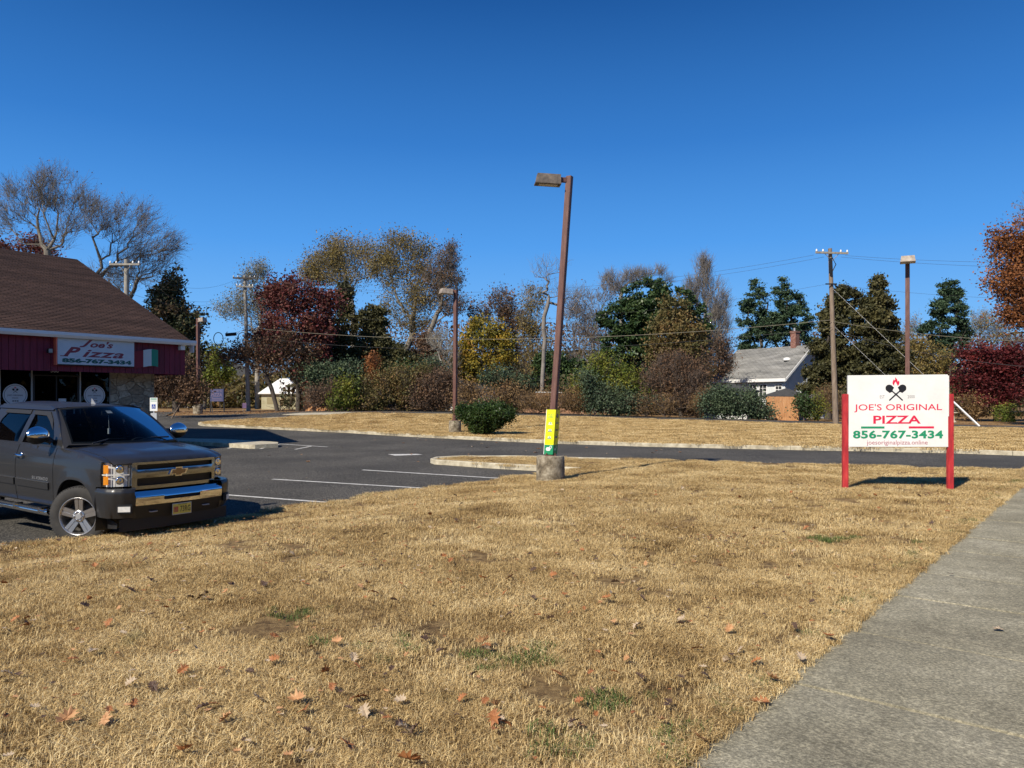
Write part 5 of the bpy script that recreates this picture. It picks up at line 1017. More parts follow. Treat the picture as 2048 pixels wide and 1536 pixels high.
# behind the pizzeria
T('tallest bare tree spreading above the left end of the pizzeria roof',56,92,[(60,400,58,42),(115,385,60,50),(160,430,45,40),(20,420,40,50),(90,470,70,35,.5)],nbr=620,r0=.24,fork_px=(97,540),twig=4,tl=1.2,bark=BARK,jit=.16,seed=3,nleaf=500,leafm=L_BRN,lsize=.07,tr=.009,rtip=.010,pw=.5)
T('bare tree leaning right above the right slope of the pizzeria roof',60,172,[(190,440,45,50),(250,450,55,55),(300,480,52,55),(335,490,26,26),(250,530,60,40,.6),(300,560,30,30,.5)],nbr=620,r0=.24,fork_px=(178,535),twig=4,tl=1.2,bark=BARK,jit=.16,seed=4,nleaf=500,leafm=L_BRN,lsize=.07,tr=.009,rtip=.010,pw=.5)
T('second bare tree rising behind the right corner of the pizzeria roof',63,235,[(290,520,50,40),(250,560,30,40),(330,540,30,30,.6),(200,560,40,40,.5)],nbr=320,r0=.24,fork_px=(250,610),twig=4,tl=.9,bark=BARK,jit=.16,seed=5,tr=.009,rtip=.010)
T('small reddish tree just above the ridge of the pizzeria roof',66,60,[(60,492,30,16),(20,500,30,16,.6),(100,510,25,15,.5)],nbr=150,nleaf=2465,leafm=L_RED,lsize=.11,seed=6,r0=.2)
T('dark green and bronze oak beside the right end of the pizzeria',62,352,[(345,580,26,30),(335,630,48,42),(372,655,42,40),(350,700,52,40),(385,720,25,30),(320,690,30,50),(340,760,50,30,.7)],nbr=420,nleaf=21750,leafm=L_OAK,lsize=.13,scat=0.24,seed=7,r0=.28,bark=BARKD,dens=.8,clump=150)
T('grey green half bare tree standing behind the pale utility pole',84,515,[(510,560,24,36),(495,610,42,30),(530,610,22,30),(465,625,32,20),(520,655,45,22,.7)],nbr=520,nleaf=7540,leafm=L_GRY,lsize=.09,scat=0.37,seed=8,r0=.26,bark=BARKP,twig=3,tl=1.1,dens=.9)
T('yellow green tree beyond the distant lamp post',80,408,[(405,770,32,28),(440,740,26,24),(420,712,20,22,.6)],nbr=200,nleaf=6090,leafm=L_YG,lsize=.14,scat=0.31,seed=9,r0=.18)
T('leaning tree with dark curved trunk in front of the block garage',66,556,[(520,705,50,28),(560,690,45,28),(475,715,38,22),(590,715,40,22),(540,735,45,16,.6)],nbr=600,nleaf=5510,leafm=L_BRN,lsize=.10,scat=0.31,seed=10,r0=.19,bark=BARKD,fork_px=(531,750),twig=3,tl=.9,dens=.9)
T('red-leaved tree right of the pale utility pole',67,596,[(590,600,52,40),(560,620,42,48),(635,620,38,42),(590,660,70,40),(640,670,34,40),(570,700,60,36,.6),(610,740,45,40,.7)],nbr=600,nleaf=23200,leafm=L_RED,lsize=.125,scat=0.26,seed=11,r0=.24,bark=BARKD,dens=.75,clump=160)
T('tall olive gold tree with spreading crown, left one of the tall pair',80,690,[(650,535,42,30),(700,515,46,30),(745,515,38,26),(625,560,26,22),(690,560,60,22,.6)],nbr=800,nleaf=17000,leafm=L_OLV,lsize=.09,scat=0.43,seed=12,r0=.34,bark=BARKP,fork_px=(708,650),twig=3,tl=1.0,dens=.93)
T('tall olive gold tree with spreading crown, right one of the tall pair',78,805,[(800,505,46,28),(845,530,40,36),(770,540,32,30),(855,590,52,40,.9),(800,560,42,30,.7),(820,640,52,30,.7),(785,610,30,26,.5)],nbr=900,nleaf=17000,leafm=L_OLV,lsize=.09,scat=0.43,seed=13,r0=.34,bark=BARK,fork_px=(812,700),twig=3,tl=1.0,dens=.93)
T('brownish tree with thin top rising at the right of the tall gold pair',76,850,[(895,520,30,26),(890,570,34,32),(905,615,28,26,.7),(865,550,22,24,.6)],nbr=600,nleaf=3480,leafm=L_BRN,lsize=.10,scat=0.34,seed=14,r0=.26,bark=BARK,fork_px=(846,690),twig=4,tl=1.0)
T('dark cedar with pointed top left of the tall gold trees',72,690,[(690,600,18,36),(688,650,34,34),(685,700,42,40),(690,745,48,38)],nbr=220,nleaf=32625,leafm=L_CED,lsize=.125,scat=0.25,seed=15,r0=.22,bark=BARKD,twig=0,dens=.25,clump=200,droop=.4,cat='tree',name='cedar_tree')
T('broad dark cedar beside the pointed cedar',71,752,[(745,640,30,28),(745,690,48,38),(760,735,54,38),(800,720,30,36),(740,762,50,24)],nbr=220,nleaf=39150,leafm=L_CED,lsize=.125,scat=0.25,seed=16,r0=.24,bark=BARKD,twig=0,dens=.25,clump=240,droop=.4,name='cedar_tree')
T('small bare pale tree left of the second lamp post',70,893,[(885,690,28,32),(905,720,22,30),(875,740,24,26,.7)],nbr=230,r0=.13,fork_px=(890,790),twig=3,tl=.9,bark=BARKP,seed=17,rtip=.014,tr=.012)
T('reddish brown thicket tree between the broad cedar and the second lamp post',74,855,[(850,700,36,30),(870,740,40,32),(840,760,40,28)],nbr=300,nleaf=7540,leafm=L_BRN,lsize=.12,scat=0.31,seed=18,r0=.16,bark=BARKD)
T('golden yellow tree right of the second lamp post',72,972,[(975,665,36,30),(950,700,34,36),(995,700,34,36),(960,745,42,30),(930,725,22,32)],nbr=380,nleaf=9500,leafm=L_YEL,lsize=.13,scat=0.25,seed=19,r0=.2,bark=BARKD,dens=.75,clump=120)
T('plum brown tree rising behind the golden tree',84,1010,[(1005,610,34,32),(960,630,28,22),(1025,640,30,36),(1030,720,28,50,.8),(1045,770,30,30,.6)],nbr=600,nleaf=7540,leafm=L_BRN,lsize=.11,scat=0.34,seed=20,r0=.22,twig=3,tl=1.0)
T('slim half bare tree just left of the leaning lamp pole',82,1068,[(1065,600,24,28),(1060,640,30,36),(1075,690,34,38),(1055,740,32,40)],nbr=600,nleaf=5510,leafm=L_OLV,lsize=.10,scat=0.31,seed=21,r0=.2,twig=3,tl=.9)
T('dead bare tree with long crooked limbs behind the leaning lamp pole',68,1082,[(1085,545,22,22,2),(1110,535,26,20,1.5),(1150,600,40,22,1.5),(1100,590,22,30),(1175,590,18,16),(1045,590,18,10)],nbr=130,r0=.19,fork_px=(1088,700),twig=2,tl=1.3,bark=BRK2,seed=22,rtip=.018,tr=.011,jit=.3,pw=.12)
T('grey bare tree between the dead tree and the big dark holly',86,1165,[(1150,640,34,44),(1180,620,34,38),(1165,700,42,48),(1215,590,26,30,.7),(1195,660,30,40)],nbr=900,nleaf=1740,leafm=L_BRN,lsize=.09,r0=.24,fork_px=(1168,770),twig=3,tl=1.1,bark=BRK2,seed=23,tr=.013)
T('bare tree top showing above the left shoulder of the big dark holly',92,1240,[(1225,570,26,26),(1265,560,34,16),(1310,550,26,14,.6),(1330,560,18,14,.5)],nbr=420,r0=.24,fork_px=(1240,680),twig=4,tl=1.2,bark=BRK2,seed=24,tr=.014)
T('big dark green holly tree, the widest crown of the row',70,1290,[(1290,590,52,34),(1345,610,46,42),(1250,640,52,46),(1320,665,70,50),(1390,650,32,48),(1240,700,46,40),(1310,720,80,34)],nbr=420,nleaf=43500,leafm=L_HOL,lsize=.14,scat=0.25,seed=25,r0=.36,bark=BARKD,twig=0,dens=.2,clump=420,shell=1.7,name='holly_tree')
T('vine covered brown green tree overlapping the right half of the holly',67,1362,[(1350,620,34,24),(1345,665,46,38),(1375,700,40,40),(1335,715,44,30)],nbr=380,nleaf=15225,leafm=L_VIN,lsize=.12,scat=0.28,seed=26,r0=.2,bark=BARKD,twig=2,dens=.6,clump=120)
T('feathery bare tree on the right side of the holly',74,1400,[(1405,560,22,44),(1430,600,30,44),(1430,650,34,40),(1385,590,20,30),(1425,700,30,34)],nbr=1100,r0=.26,fork_px=(1404,730),twig=4,tl=1.2,bark=BRK2,seed=27,tr=.013,pw=.5,tup=1.2)
T('blue green pine left of the house chimney, left one of the pair',92,1510,[(1516,572,15,20),(1512,605,34,26),(1512,640,46,28),(1520,680,44,32),(1540,655,34,34)],nbr=160,nleaf=18487,leafm=L_PIN,lsize=.125,scat=0.28,seed=28,r0=.3,bark=BARKD,twig=0,dens=.15,clump=110,flat=.5,name='pine_tree')
T('blue green pine left of the house chimney, right one of the pair',90,1572,[(1563,577,15,20),(1582,605,36,28),(1580,640,52,32),(1588,676,46,30),(1548,655,30,30)],nbr=170,nleaf=20662,leafm=L_PIN,lsize=.125,scat=0.28,seed=29,r0=.3,bark=BARKD,twig=0,dens=.15,clump=120,flat=.5,name='pine_tree')
T('big shaggy cedar just left of the brown utility pole',64,1655,[(1690,597,28,26),(1662,625,32,24),(1685,650,48,34),(1665,700,46,34),(1650,745,46,28),(1640,775,36,18),(1700,740,40,45)],nbr=240,nleaf=45675,leafm=L_CED,lsize=.125,scat=0.25,seed=30,r0=.3,bark=BARKD,twig=0,dens=.15,clump=260,droop=.5,name='cedar_tree',fork_px=(1660,730))
T('big shaggy cedar with pointed top between the brown pole and the rear lamp post',62,1752,[(1755,572,11,20),(1752,605,32,30),(1752,645,50,36),(1755,690,50,38),(1760,740,62,40),(1750,780,56,20)],nbr=240,nleaf=52200,leafm=L_CED,lsize=.125,scat=0.25,seed=31,r0=.32,bark=BARKD,twig=0,dens=.15,clump=300,droop=.5,name='cedar_tree')
T('blue green pine behind the lawn right of the rear lamp post',86,1900,[(1902,580,22,24),(1900,620,42,28),(1895,660,52,26),(1905,695,42,24)],nbr=200,nleaf=25012,leafm=L_PIN,lsize=.125,scat=0.26,seed=32,r0=.3,bark=BARKD,twig=0,dens=.15,clump=150,flat=.5,name='pine_tree')
T('low spreading dark red maple at the right edge',60,1990,[(1960,718,44,22),(2000,735,50,32),(1950,765,42,24),(2020,760,50,32),(1985,795,62,20),(2040,720,30,26)],nbr=300,nleaf=24650,leafm=L_MAP,lsize=.105,scat=.35,seed=33,r0=.13,bark=BARKD,twig=1,dens=.45,clump=150,name='maple_tree',fork_px=(1988,805),flat=.4)
T('tall rust brown oak cut by the right edge of the view',46,2090,[(2015,510,34,42),(2060,480,50,50),(2025,570,42,40),(2075,600,60,60),(2040,630,34,28),(2100,520,60,70)],nbr=600,nleaf=21750,leafm=L_ORG,lsize=.085,scat=.35,seed=34,r0=.3,bark=BARKD,twig=2,tl=.6,dens=.75,name='oak_tree')
T('thin bare branches of a taller tree at the top of the right edge',50,2120,[(2065,430,30,24),(2100,400,50,40)],nbr=110,nleaf=200,leafm=L_BRN,lsize=.08,seed=35,r0=.22,bark=BRK2,twig=2,tl=1.0,fork_px=(2110,560),rtip=.016)
T('pale bare tree behind the pine and the dark red maple',100,1980,[(1970,670,40,40),(2010,680,34,36),(1930,690,26,26,.6),(1830,680,30,40,.8)],nbr=650,nleaf=2320,leafm=L_YEL,lsize=.10,r0=.22,twig=3,tl=1.1,bark=BRK2,seed=36,tr=.014)
T('brown olive thicket tree behind the gap left of the pine',82,1835,[(1830,720,36,34),(1850,745,40,30),(1870,720,26,26)],nbr=300,nleaf=7540,leafm=L_OLV,lsize=.12,scat=0.31,seed=37,r0=.16)
T('tangled brown tree in front of the left side of the white house',66,1440,[(1440,700,20,22),(1420,740,40,30),(1375,760,44,34),(1450,735,20,18,.5)],nbr=700,nleaf=5220,leafm=L_BRN,lsize=.09,scat=0.31,seed=38,r0=.17,twig=3,tl=.9,bark=BARKD)
T('dark evergreen seen through the bare trees behind the fence',80,1105,[(1105,730,34,34),(1085,770,36,26),(1150,745,32,32)],nbr=160,nleaf=9425,leafm=L_HOL,lsize=.14,scat=0.31,seed=39,r0=.2,twig=0,bark=BARKD,dens=.3)
# far-off wood closing the gaps between the trunks
def wood(name,Y,px0,px1,tops,mats,n,sz,tw):
    r=np.random.default_rng(77); xs=r.uniform(px0,px1,n); tp=np.interp(xs,*zip(*tops)); f=r.uniform(0,1,n)**1.3; py=812-(812-tp)*f; d=Y+r.uniform(-5,9,n); k=d/F
    Cn=np.stack([(xs-1024)*k,d,CAMZ+(HY-py)*k],1); V,Fq=leaves(Cn,sz,.6,r); 
    m=tw; xs=r.uniform(px0,px1,m); tp=np.interp(xs,*zip(*tops)); d=Y+r.uniform(-6,6,m); k=d/F; b=np.stack([(xs-1024)*k,d,np.zeros(m)+.3],1); h=CAMZ+(HY-(tp+r.uniform(-14,60,m)))*k; t_=b.copy(); t_[:,2]=h; t_[:,0]+=r.normal(0,.7,m); A,B=[],[]
    A.append(b);B.append(t_); 
    for q in range(5): s=r.uniform(.35,.95,m)[:,None]; a=b+(t_-b)*s; e=a+np.stack([r.normal(0,1.3,m),r.normal(0,1,m),r.uniform(.6,2.2,m)],1)*(1.2-s); A.append(a);B.append(e)
    A=np.concatenate(A);B=np.concatenate(B); V2,F2_=prisms(A,B,np.full(len(A),.045),np.full(len(A),.012),3); me_o=mkobj(name,*join([(V,Fq)]),mats,None); setkind(me_o,'stuff'); o2=mkobj(name,V2,F2_,BRK3,None); setkind(o2,'stuff')
wood('far_wood',104,250,2200,[(250,700),(430,700),(560,690),(640,650),(900,640),(1000,640),(1200,650),(1420,690),(1500,720),(1640,660),(1800,670),(2200,660)],L_BRN,60000,.20,520)
wood('far_thicket',92,250,2200,[(250,745),(430,755),(560,745),(640,700),(900,700),(1000,705),(1200,700),(1420,730),(1500,745),(1640,720),(1800,730),(2200,715)],L_VIN,60000,.24,420)
wood('far_undergrowth',80,560,2200,[(560,775),(640,750),(900,745),(1000,750),(1200,745),(1420,760),(1480,790),(1640,780),(1800,770),(2200,750)],L_OAK,30000,.22,300)
# ------------------------------------------------------------------ shrubs
G_SH='shrubs and hedges along the far side of the side street'
def S(label,Y,bx,lobes,cat='shrub',**k):
    k.setdefault('twig',2); k.setdefault('tl',.75); k.setdefault('r0',.05); k.setdefault('fork_px',(bx,HY+F*(CAMZ-zg(PX(bx,Y),Y))/Y-4)); k.setdefault('nbr',260); k.setdefault('rtip',.010); k.setdefault('dens',.6); k.setdefault('group',G_SH); k.setdefault('name','shrub'); k.setdefault('bark',BRK3)
    k['lsize']*=.82; k['nleaf']=int(k['nleaf']*1.25); lobes=rag(lobes,k.get('seed',1)+5,3,1.0,.36)
    return tree(label,cat,Y,bx,lobes,k.pop('bark'),**k)
S('brown twiggy shrub beside the end of the pizzeria wall',50,345,[(335,775,34,34),(375,790,24,24),(355,745,22,22)],nleaf=10875,leafm=L_BRN,lsize=.085,scat=.3,seed=50,nbr=500,group=None)
S('dark green hedge mass at the right of the wooden fence panel',66,665,[(655,760,38,26),(690,750,36,20),(630,775,24,24),(700,775,30,22)],nleaf=13050,leafm=L_JUN,lsize=.12,scat=.35,seed=51,flat=.3)
S('tangled brown bush below the dark hedge mass',64,655,[(640,800,26,20),(665,795,24,24)],nleaf=3625,leafm=L_BRN,lsize=.09,scat=.3,seed=52,nbr=450,twig=3)
S('small yellow green shrub left of the tangled hedge',63.5,695,[(692,800,20,20),(700,775,10,14,.6)],nleaf=3770,leafm=L_YG,lsize=.11,scat=.3,seed=53)
S('vine clad post of rusty leaves rising out of the hedge',65,750,[(749,735,9,16),(750,765,12,20),(752,790,14,16)],nleaf=3770,leafm=L_ORG,lsize=.10,scat=.2,seed=54,nbr=80)
S('green topped bramble hedge with brown tangled sides',64.5,790,[(800,765,54,22),(760,790,44,28),(830,785,50,30),(735,808,34,18)],nleaf=18850,leafm=L_VIN,lsize=.10,scat=.35,seed=55,nbr=900,twig=3)
S('bright green top of the bramble hedge',66,820,[(820,757,42,14),(790,768,30,12)],nleaf=7540,leafm=L_HOL,lsize=.11,scat=.3,seed=56)
S('brown tangled hedge left of the second lamp post',63.5,865,[(860,790,44,28),(890,800,28,22),(885,765,30,16)],nleaf=10875,leafm=L_BRN,lsize=.095,scat=.3,seed=57,nbr=900,twig=3)
S('grey green juniper left of the second lamp post',66,870,[(868,750,30,14),(890,762,22,10)],nleaf=6090,leafm=L_JUN,lsize=.10,scat=.3,seed=58,flat=.5)
S('grey green juniper bush in front of the white gable',63,1005,[(1000,762,36,12),(1020,775,36,14)],nleaf=7975,leafm=L_JUN,lsize=.10,scat=.3,seed=59,flat=.5)
S('rusty brown hedge behind the round green bush',62,985,[(985,800,56,24),(1030,800,34,26),(940,795,26,18)],nleaf=11600,leafm=L_TAN,lsize=.09,scat=.3,seed=60,nbr=900,twig=3)
S('dark green shrub growing at the far side of the lamp sleeve',64,1080,[(1060,785,12,16),(1140,790,18,14,.6)],nleaf=2175,leafm=L_HOL,lsize=.10,scat=.3,seed=61)
S('orange brown grassy hedge in front of the red fence',60.5,1105,[(1105,808,56,22),(1150,805,34,24)],nleaf=13050,leafm=L_TAN,lsize=.10,scat=.3,seed=62,droop=-.8,asp=.25,nbr=500)
S('yellow green climbing bush between the fence and the holly',61,1205,[(1210,745,34,22),(1230,775,50,34),(1190,790,34,32),(1262,800,40,26)],nleaf=17400,leafm=L_YG,lsize=.11,scat=.35,seed=63,nbr=700,twig=3)
S('grey green juniper at the foot of the yellow green bush',59.5,1190,[(1180,770,18,20),(1200,800,30,26),(1250,812,44,18)],nleaf=10150,leafm=L_JUN,lsize=.10,scat=.3,seed=64,flat=.3)
S('dark brown twiggy bush in front of the holly trunk',60.5,1340,[(1330,755,46,44),(1370,780,50,44),(1300,800,36,24),(1345,810,40,20)],nleaf=12325,leafm=L_BRN,lsize=.085,scat=.35,seed=65,nbr=1300,twig=4,tup=1.4)
S('tan brown low growth below the twiggy bush',59,1330,[(1310,815,44,16),(1400,810,30,20)],nleaf=6090,leafm=L_TAN,lsize=.09,scat=.3,seed=66,droop=-.6,asp=.25)
S('large low juniper bush in front of the white house',58,1485,[(1462,808,38,18),(1490,816,34,15),(1440,812,30,18),(1515,826,26,10),(1450,798,22,9)],nleaf=21750,leafm=L_JUN,lsize=.095,scat=.3,seed=67,flat=.4,nbr=500)
S('small dark leafy bush right of the cedar fence',58,1608,[(1610,824,9,13),(1606,812,6,8)],nleaf=3480,leafm=L_HOL,lsize=.10,scat=.2,seed=68)
S('little bright green conical bush left of the brown pole',58,1636,[(1635,825,11,14),(1634,810,6,10)],nleaf=2610,leafm=L_YG,lsize=.07,scat=.15,seed=69,flat=.2)
S('dry tan growth behind the brown pole',60,1665,[(1665,812,26,18),(1650,800,18,12)],nleaf=5220,leafm=L_TAN,lsize=.085,scat=.25,seed=70,droop=-.8,asp=.22)
S('green and brown growth behind the lower right of the pizza sign',64,1915,[(1925,800,34,20),(1945,815,30,14)],nleaf=6090,leafm=L_VIN,lsize=.10,scat=.3,seed=71)
S('small yellow shrub under the dark red maple',57,2018,[(2018,838,13,12)],nleaf=2320,leafm=L_YG,lsize=.07,scat=.2,seed=72,nbr=60)
S('tan ornamental shrub left of the maple trunk',59,1955,[(1955,822,20,16),(1935,812,10,10)],nleaf=3480,leafm=L_TAN,lsize=.08,scat=.2,seed=73,nbr=90)
# round clipped yew bush on the far lawn
tree('round clipped dark green bush on the far lawn by the second lamp post','bush',34.3,968,[(972,828,56,19),(970,822,44,15),(968,845,42,18),(965,858,26,10),(1008,832,22,14),(932,828,22,14)],BARKD,leafm=L_BOX,nbr=420,nleaf=34000,lsize=.045,scat=.10,shell=1.9,seed=80,r0=.06,twig=2,tl=.22,name='round_bush',fork_px=(966,864),rtip=.008,dens=.35,dep=.95,clump=900,tr=.005)
# ================================================================== BUILDINGS AND FENCES BEHIND
SIDING=mat('white_siding',[(.62,.66,.66),(.72,.75,.75)],scale=2,rough=.6); GREYR=shinglemat('grey_shingles',(.20,.20,.19),(.27,.27,.26),(.12,.12,.12),.45,.16,.5); BRICK=mat('red_brick',[(.15,.06,.045),(.22,.10,.075),(.34,.22,.18)],scale=6,rough=.9); DARKG=mat('window_dark',[(.03,.035,.04)],rough=.15); DSH=mat('dark_shingles',[(.035,.035,.035),(.06,.06,.06)],scale=4,rough=.9)
def place(px,Y,dz=0): x=PX(px,Y); return (x,Y,zg(x,Y)+dz)
# white house
hx_,hy_=24.0,66.0; hz0=zg(hx_,hy_); H=thing('white_house','white sided house with grey shingle roof and brick chimney between the pines and the cedar','house',(hx_,hy_,hz0),math.radians(-58)); ev=PZ(751,66)-hz0; rg=PZ(692,67.7)-hz0; Wd=6.6; Lh=-7.8
mb=MB(); mb.box(Lh,0,0,Wd,-.4,ev+.05); 
z=.15
while z<ev: mb.box(Lh-.012,.012,-.012,Wd+.01,z,z+.095); z+=.11
mb.build('wall',SIDING,H)
mb=MB(); mb.add([(0,0,ev),(0,Wd,ev),(0,Wd/2,rg-.1),(-.1,0,ev),(-.1,Wd,ev),(-.1,Wd/2,rg-.1)],[(0,1,2),(3,5,4),(0,3,4,1),(1,4,5,2),(2,5,3,0)]); mb.build('gable',SIDING,H)
mb=MB(); a=.45; x0,x1=Lh-a,a; sl_=(rg-ev)/(Wd/2); ye=-a; ze=ev-a*sl_+.1; V=[(x0,ye,ze),(x1,ye,ze),(x1,Wd/2,rg+.1),(x0,Wd/2,rg+.1),(x1,Wd+a,ze),(x0,Wd+a,ze)]; V+=[(p,q,r_-.16) for p,q,r_ in V]; mb.add(V,[(0,1,2,3),(3,2,4,5),(6,9,8,7),(9,11,10,8),(0,6,7,1),(1,7,8,2),(2,8,10,4),(4,10,11,5),(5,11,9,3),(3,9,6,0)]); hr=mb.build('roof',GREYR,H)
mb=MB(); mb.box(x0,x1,ye-.06,ye-.003,ze-.26,ze+.02); V=[(x1+.004,ye,ze-.22),(x1+.004,ye,ze),(x1+.004,Wd/2,rg+.1),(x1+.004,Wd/2,rg-.14)]; mb.add(V+[(p+.05,q,r_) for p,q,r_ in V],[(4,5,6,7),(0,3,2,1),(0,4,7,3),(1,2,6,5)]); mb.build('fascia',WHITE,H)
mb=MB(); mb.box(-1.75,-1.2,Wd/2-.25,Wd/2+.3,rg-.4,PZ(665,70)-hz0,0); mb.box(-1.8,-1.15,Wd/2-.3,Wd/2+.35,PZ(668,70)-hz0,PZ(666,70)-hz0+.08); ch=mb.build('chimney',BRICK,hr); mb=MB(); mb.tube([(-1.5,Wd/2,PZ(665,70)-hz0),(-1.5,Wd/2,PZ(658,70)-hz0)],.1,8); mb.build('flue',STEEL,ch)
mb=MB(); mb.lathe([(.32,0),(.32,.18),(.15,.26),(0,.27)],14,0,Matrix.Translation((-1.0,Wd/2-1.7,rg-1.7*sl_+.1))); mb.build('roof_vent',SIGNW,hr)
def win(cx,w_,z0,z1,face='f',nm='window'):
    M_=Matrix.Translation((cx,-.014,0)) if face=='f' else Matrix.Translation((.014,cx,0))@Matrix.Rotation(math.radians(90),4,'Z')
    mb=MB(); b_=.10; mb.box(-w_/2-b_,w_/2+b_,-.05,0,z0-b_,z1+b_,0,M_); f=mb.build(nm,WHITE,H); mb=MB(); mb.box(-w_/2,w_/2,-.06,-.051,z0,z1,0,M_); mb.build('pane',DARKG,f)
    mb=MB(); mb.box(-.02,.02,-.075,-.061,z0,z1,0,M_); mb.box(-w_/2,w_/2,-.078,-.061,(z0+z1)/2-.03,(z0+z1)/2+.03,0,M_); mb.box(-w_/2,w_/2,-.074,-.061,(z0+z1)/2+.3,(z0+z1)/2+.33,0,M_); mb.build('muntin',WHITE,f)
win(-3.45,.72,1.75,3.0); win(-2.3,.72,1.75,3.0); win(-.6,.6,2.1,3.0); win(-5.6,.8,1.75,3.0); win(2.6,.8,2.0,3.0,'g')
mb=MB(); mb.box(-.012,.03,-.03,.12,0,ev); mb.box(-4.0,-3.9,-.10,-.012,0,ev); mb.build('corner_trim',WHITE,H)
# hip roofed sheds behind the cedar fence
def shed(label,px,Y,w_,d_,zw,zr_,roofm,wallm,rot=0,cat='shed',name='shed',group=None,hip=.8):
    p=place(px,Y); t=thing(name,label,cat,p,math.radians(rot),group); zw-=p[2]; zr_-=p[2]
    mb=MB(); mb.box(-w_/2,w_/2,-d_/2,d_/2,-.3,zw); mb.build('wall',wallm,t); o=.3
    mb=MB(); V=[(-w_/2-o,-d_/2-o,zw-.03),(w_/2+o,-d_/2-o,zw-.03),(w_/2+o,d_/2+o,zw-.03),(-w_/2-o,d_/2+o,zw-.03),(-w_/2+hip,0,zr_),(w_/2-hip,0,zr_)]; V+=[(a,b,c-.08) for a,b,c in V[:4]]
    mb.add(V,[(0,1,5,4),(1,2,5),(2,3,4,5),(3,0,4),(0,6,7,1),(1,7,8,2),(2,8,9,3),(3,9,6,0),(6,9,8,7)]); mb.build('roof',roofm,t); return t,zw
shed('small shed with dark hipped roof just above the cedar fence',1572,62.5,3.0,2.6,PZ(791,61.5),PZ(777,62.5),DSH,SIDING,-25,hip=1.4)
shed('garden shed with dark roof left of the white house',1462,63.5,3.6,3.0,PZ(781,62),PZ(767,63.5),DSH,SIDING,-35,hip=1.6)
BLK=mat('painted_block',[(.36,.33,.20),(.46,.43,.28),(.52,.49,.34)],scale=1.2,rough=.85)
g_,zw=shed('low pale block garage with white metal roof behind the leaning tree',568,82,3.9,3.6,PZ(786,80),PZ(757,82),WHITE,BLK,4,cat='garage',name='block_garage',hip=1.5)
for k in range(8): mb=MB() if k==0 else mb; mb.box(-1.958,1.958,-1.808,-1.79,.05+k*.19,.05+k*.19+.172)
mb.build('block_course',BLK,g_)
for cx in(-.75,.75): mb=MB(); mb.box(cx-.62,cx+.62,-1.83,-1.809,.55,1.25); mb.build('boarded_window',mat('board'+('a' if cx<0 else ''),[(.28,.24,.13),(.36,.31,.18)],scale=6,rough=.8),g_)
t,zw=shed('white gabled garage with dark roof edge right of the second lamp post',945,73,3.2,5,PZ(778,71),PZ(752,72),DSH,WHITE,20,cat='garage',name='white_garage',hip=0)
mb=MB(); p=place(945,73); a,b=PZ(779,71)-p[2],PZ(754,72)-p[2]; 
# dark grey house far left
t,zw=shed('distant dark grey house behind the bare trees by the small blue sign',470,98,6.5,6,PZ(772,96),PZ(728,98),DSH,mat('dark_grey_siding',[(.07,.08,.085),(.10,.11,.115)],scale=1,rough=.8),10,cat='house',name='grey_house',hip=2.5)
mb=MB(); mb.box(-3.2,-2.0,-3.06,-3.0,1.0,2.4); mb.build('window',SIDING,t)
shed('far cream house glimpsed behind the yellow green tree',395,100,4.5,5,PZ(775,98),PZ(755,100),DSH,SIDING,0,cat='house',name='cream_house',hip=1)
def fence(label,pts,h,m_,cap=None,bw=.14,cat='fence',name='wooden_fence',gap=.008):
    a=pts[0]; t=thing(name,label,cat,(a[0],a[1],zg(*a)-.02),0,None); o=Vector((a[0],a[1],zg(*a)-.02)); mb=MB(); pm=MB(); cm=MB()
    for (ax,ay),(bx,by) in zip(pts,pts[1:]):
        L=math.hypot(bx-ax,by-ay); ang=math.atan2(by-ay,bx-ax); k=0; x=0
        while x<L-.02:
            px_=ax+(bx-ax)*x/L; py_=ay+(by-ay)*x/L; z=zg(px_,py_); M_=Matrix.Translation(Vector((px_,py_,z))-o)@Matrix.Rotation(ang,4,'Z'); j=random.uniform(-.012,.012); mb.box(0,min(bw,L-x)-gap,-.012+j*.3,.012+j*.3,-.05,h+j,0,M_)
            if k%17==0: pm.box(-.05,.05,.05,.15,-.1,h-.05,0,M_)
            x+=bw;k+=1
        z0,z1=zg(ax,ay),zg(bx,by); pm.tube([Vector((ax,ay,z0+h*.8))-o+Vector((0,.04,0)),Vector((bx,by,z1+h*.8))-o+Vector((0,.04,0))],.035,4); pm.tube([Vector((ax,ay,z0+h*.2))-o+Vector((0,.04,0)),Vector((bx,by,z1+h*.2))-o+Vector((0,.04,0))],.035,4)
        if cap: cm.tube([Vector((ax,ay,z0+h+.05))-o,Vector((bx,by,z1+h+.05))-o],.07,4)
    mb.build('boards',m_,t); pm.build('rails',m_,t)
    if cap: cm.build('cap_rail',cap,t)
CEDW=mat('cedar_boards',[(.36,.16,.06),(.52,.26,.11),(.62,.34,.16)],scale=2.2,rough=.8,stretch=(6,6,.5),detail=8)
TANW=mat('old_reddish_boards',[(.26,.14,.08),(.40,.22,.13),(.48,.30,.2)],scale=2.2,rough=.85,stretch=(6,6,.5),detail=8)
fence('bright orange cedar board fence panel in front of the white house',[(PX(1534,59.5),59.5),(PX(1597,59.3),59.3),(PX(1600,62.5),62.5)],1.86,CEDW)
fence('orange wooden fence panel in the shade right of the block garage',[(PX(606,69),69),(PX(660,67.5),67.5)],1.35,CEDW)
fence('long reddish board fence with white cap rail behind the dry grassy hedge',[(PX(1040,67.5),67.5),(PX(1168,66.5),66.5)],PZ(786,67)-zg(PX(1100,67),67),TANW,WHITE)
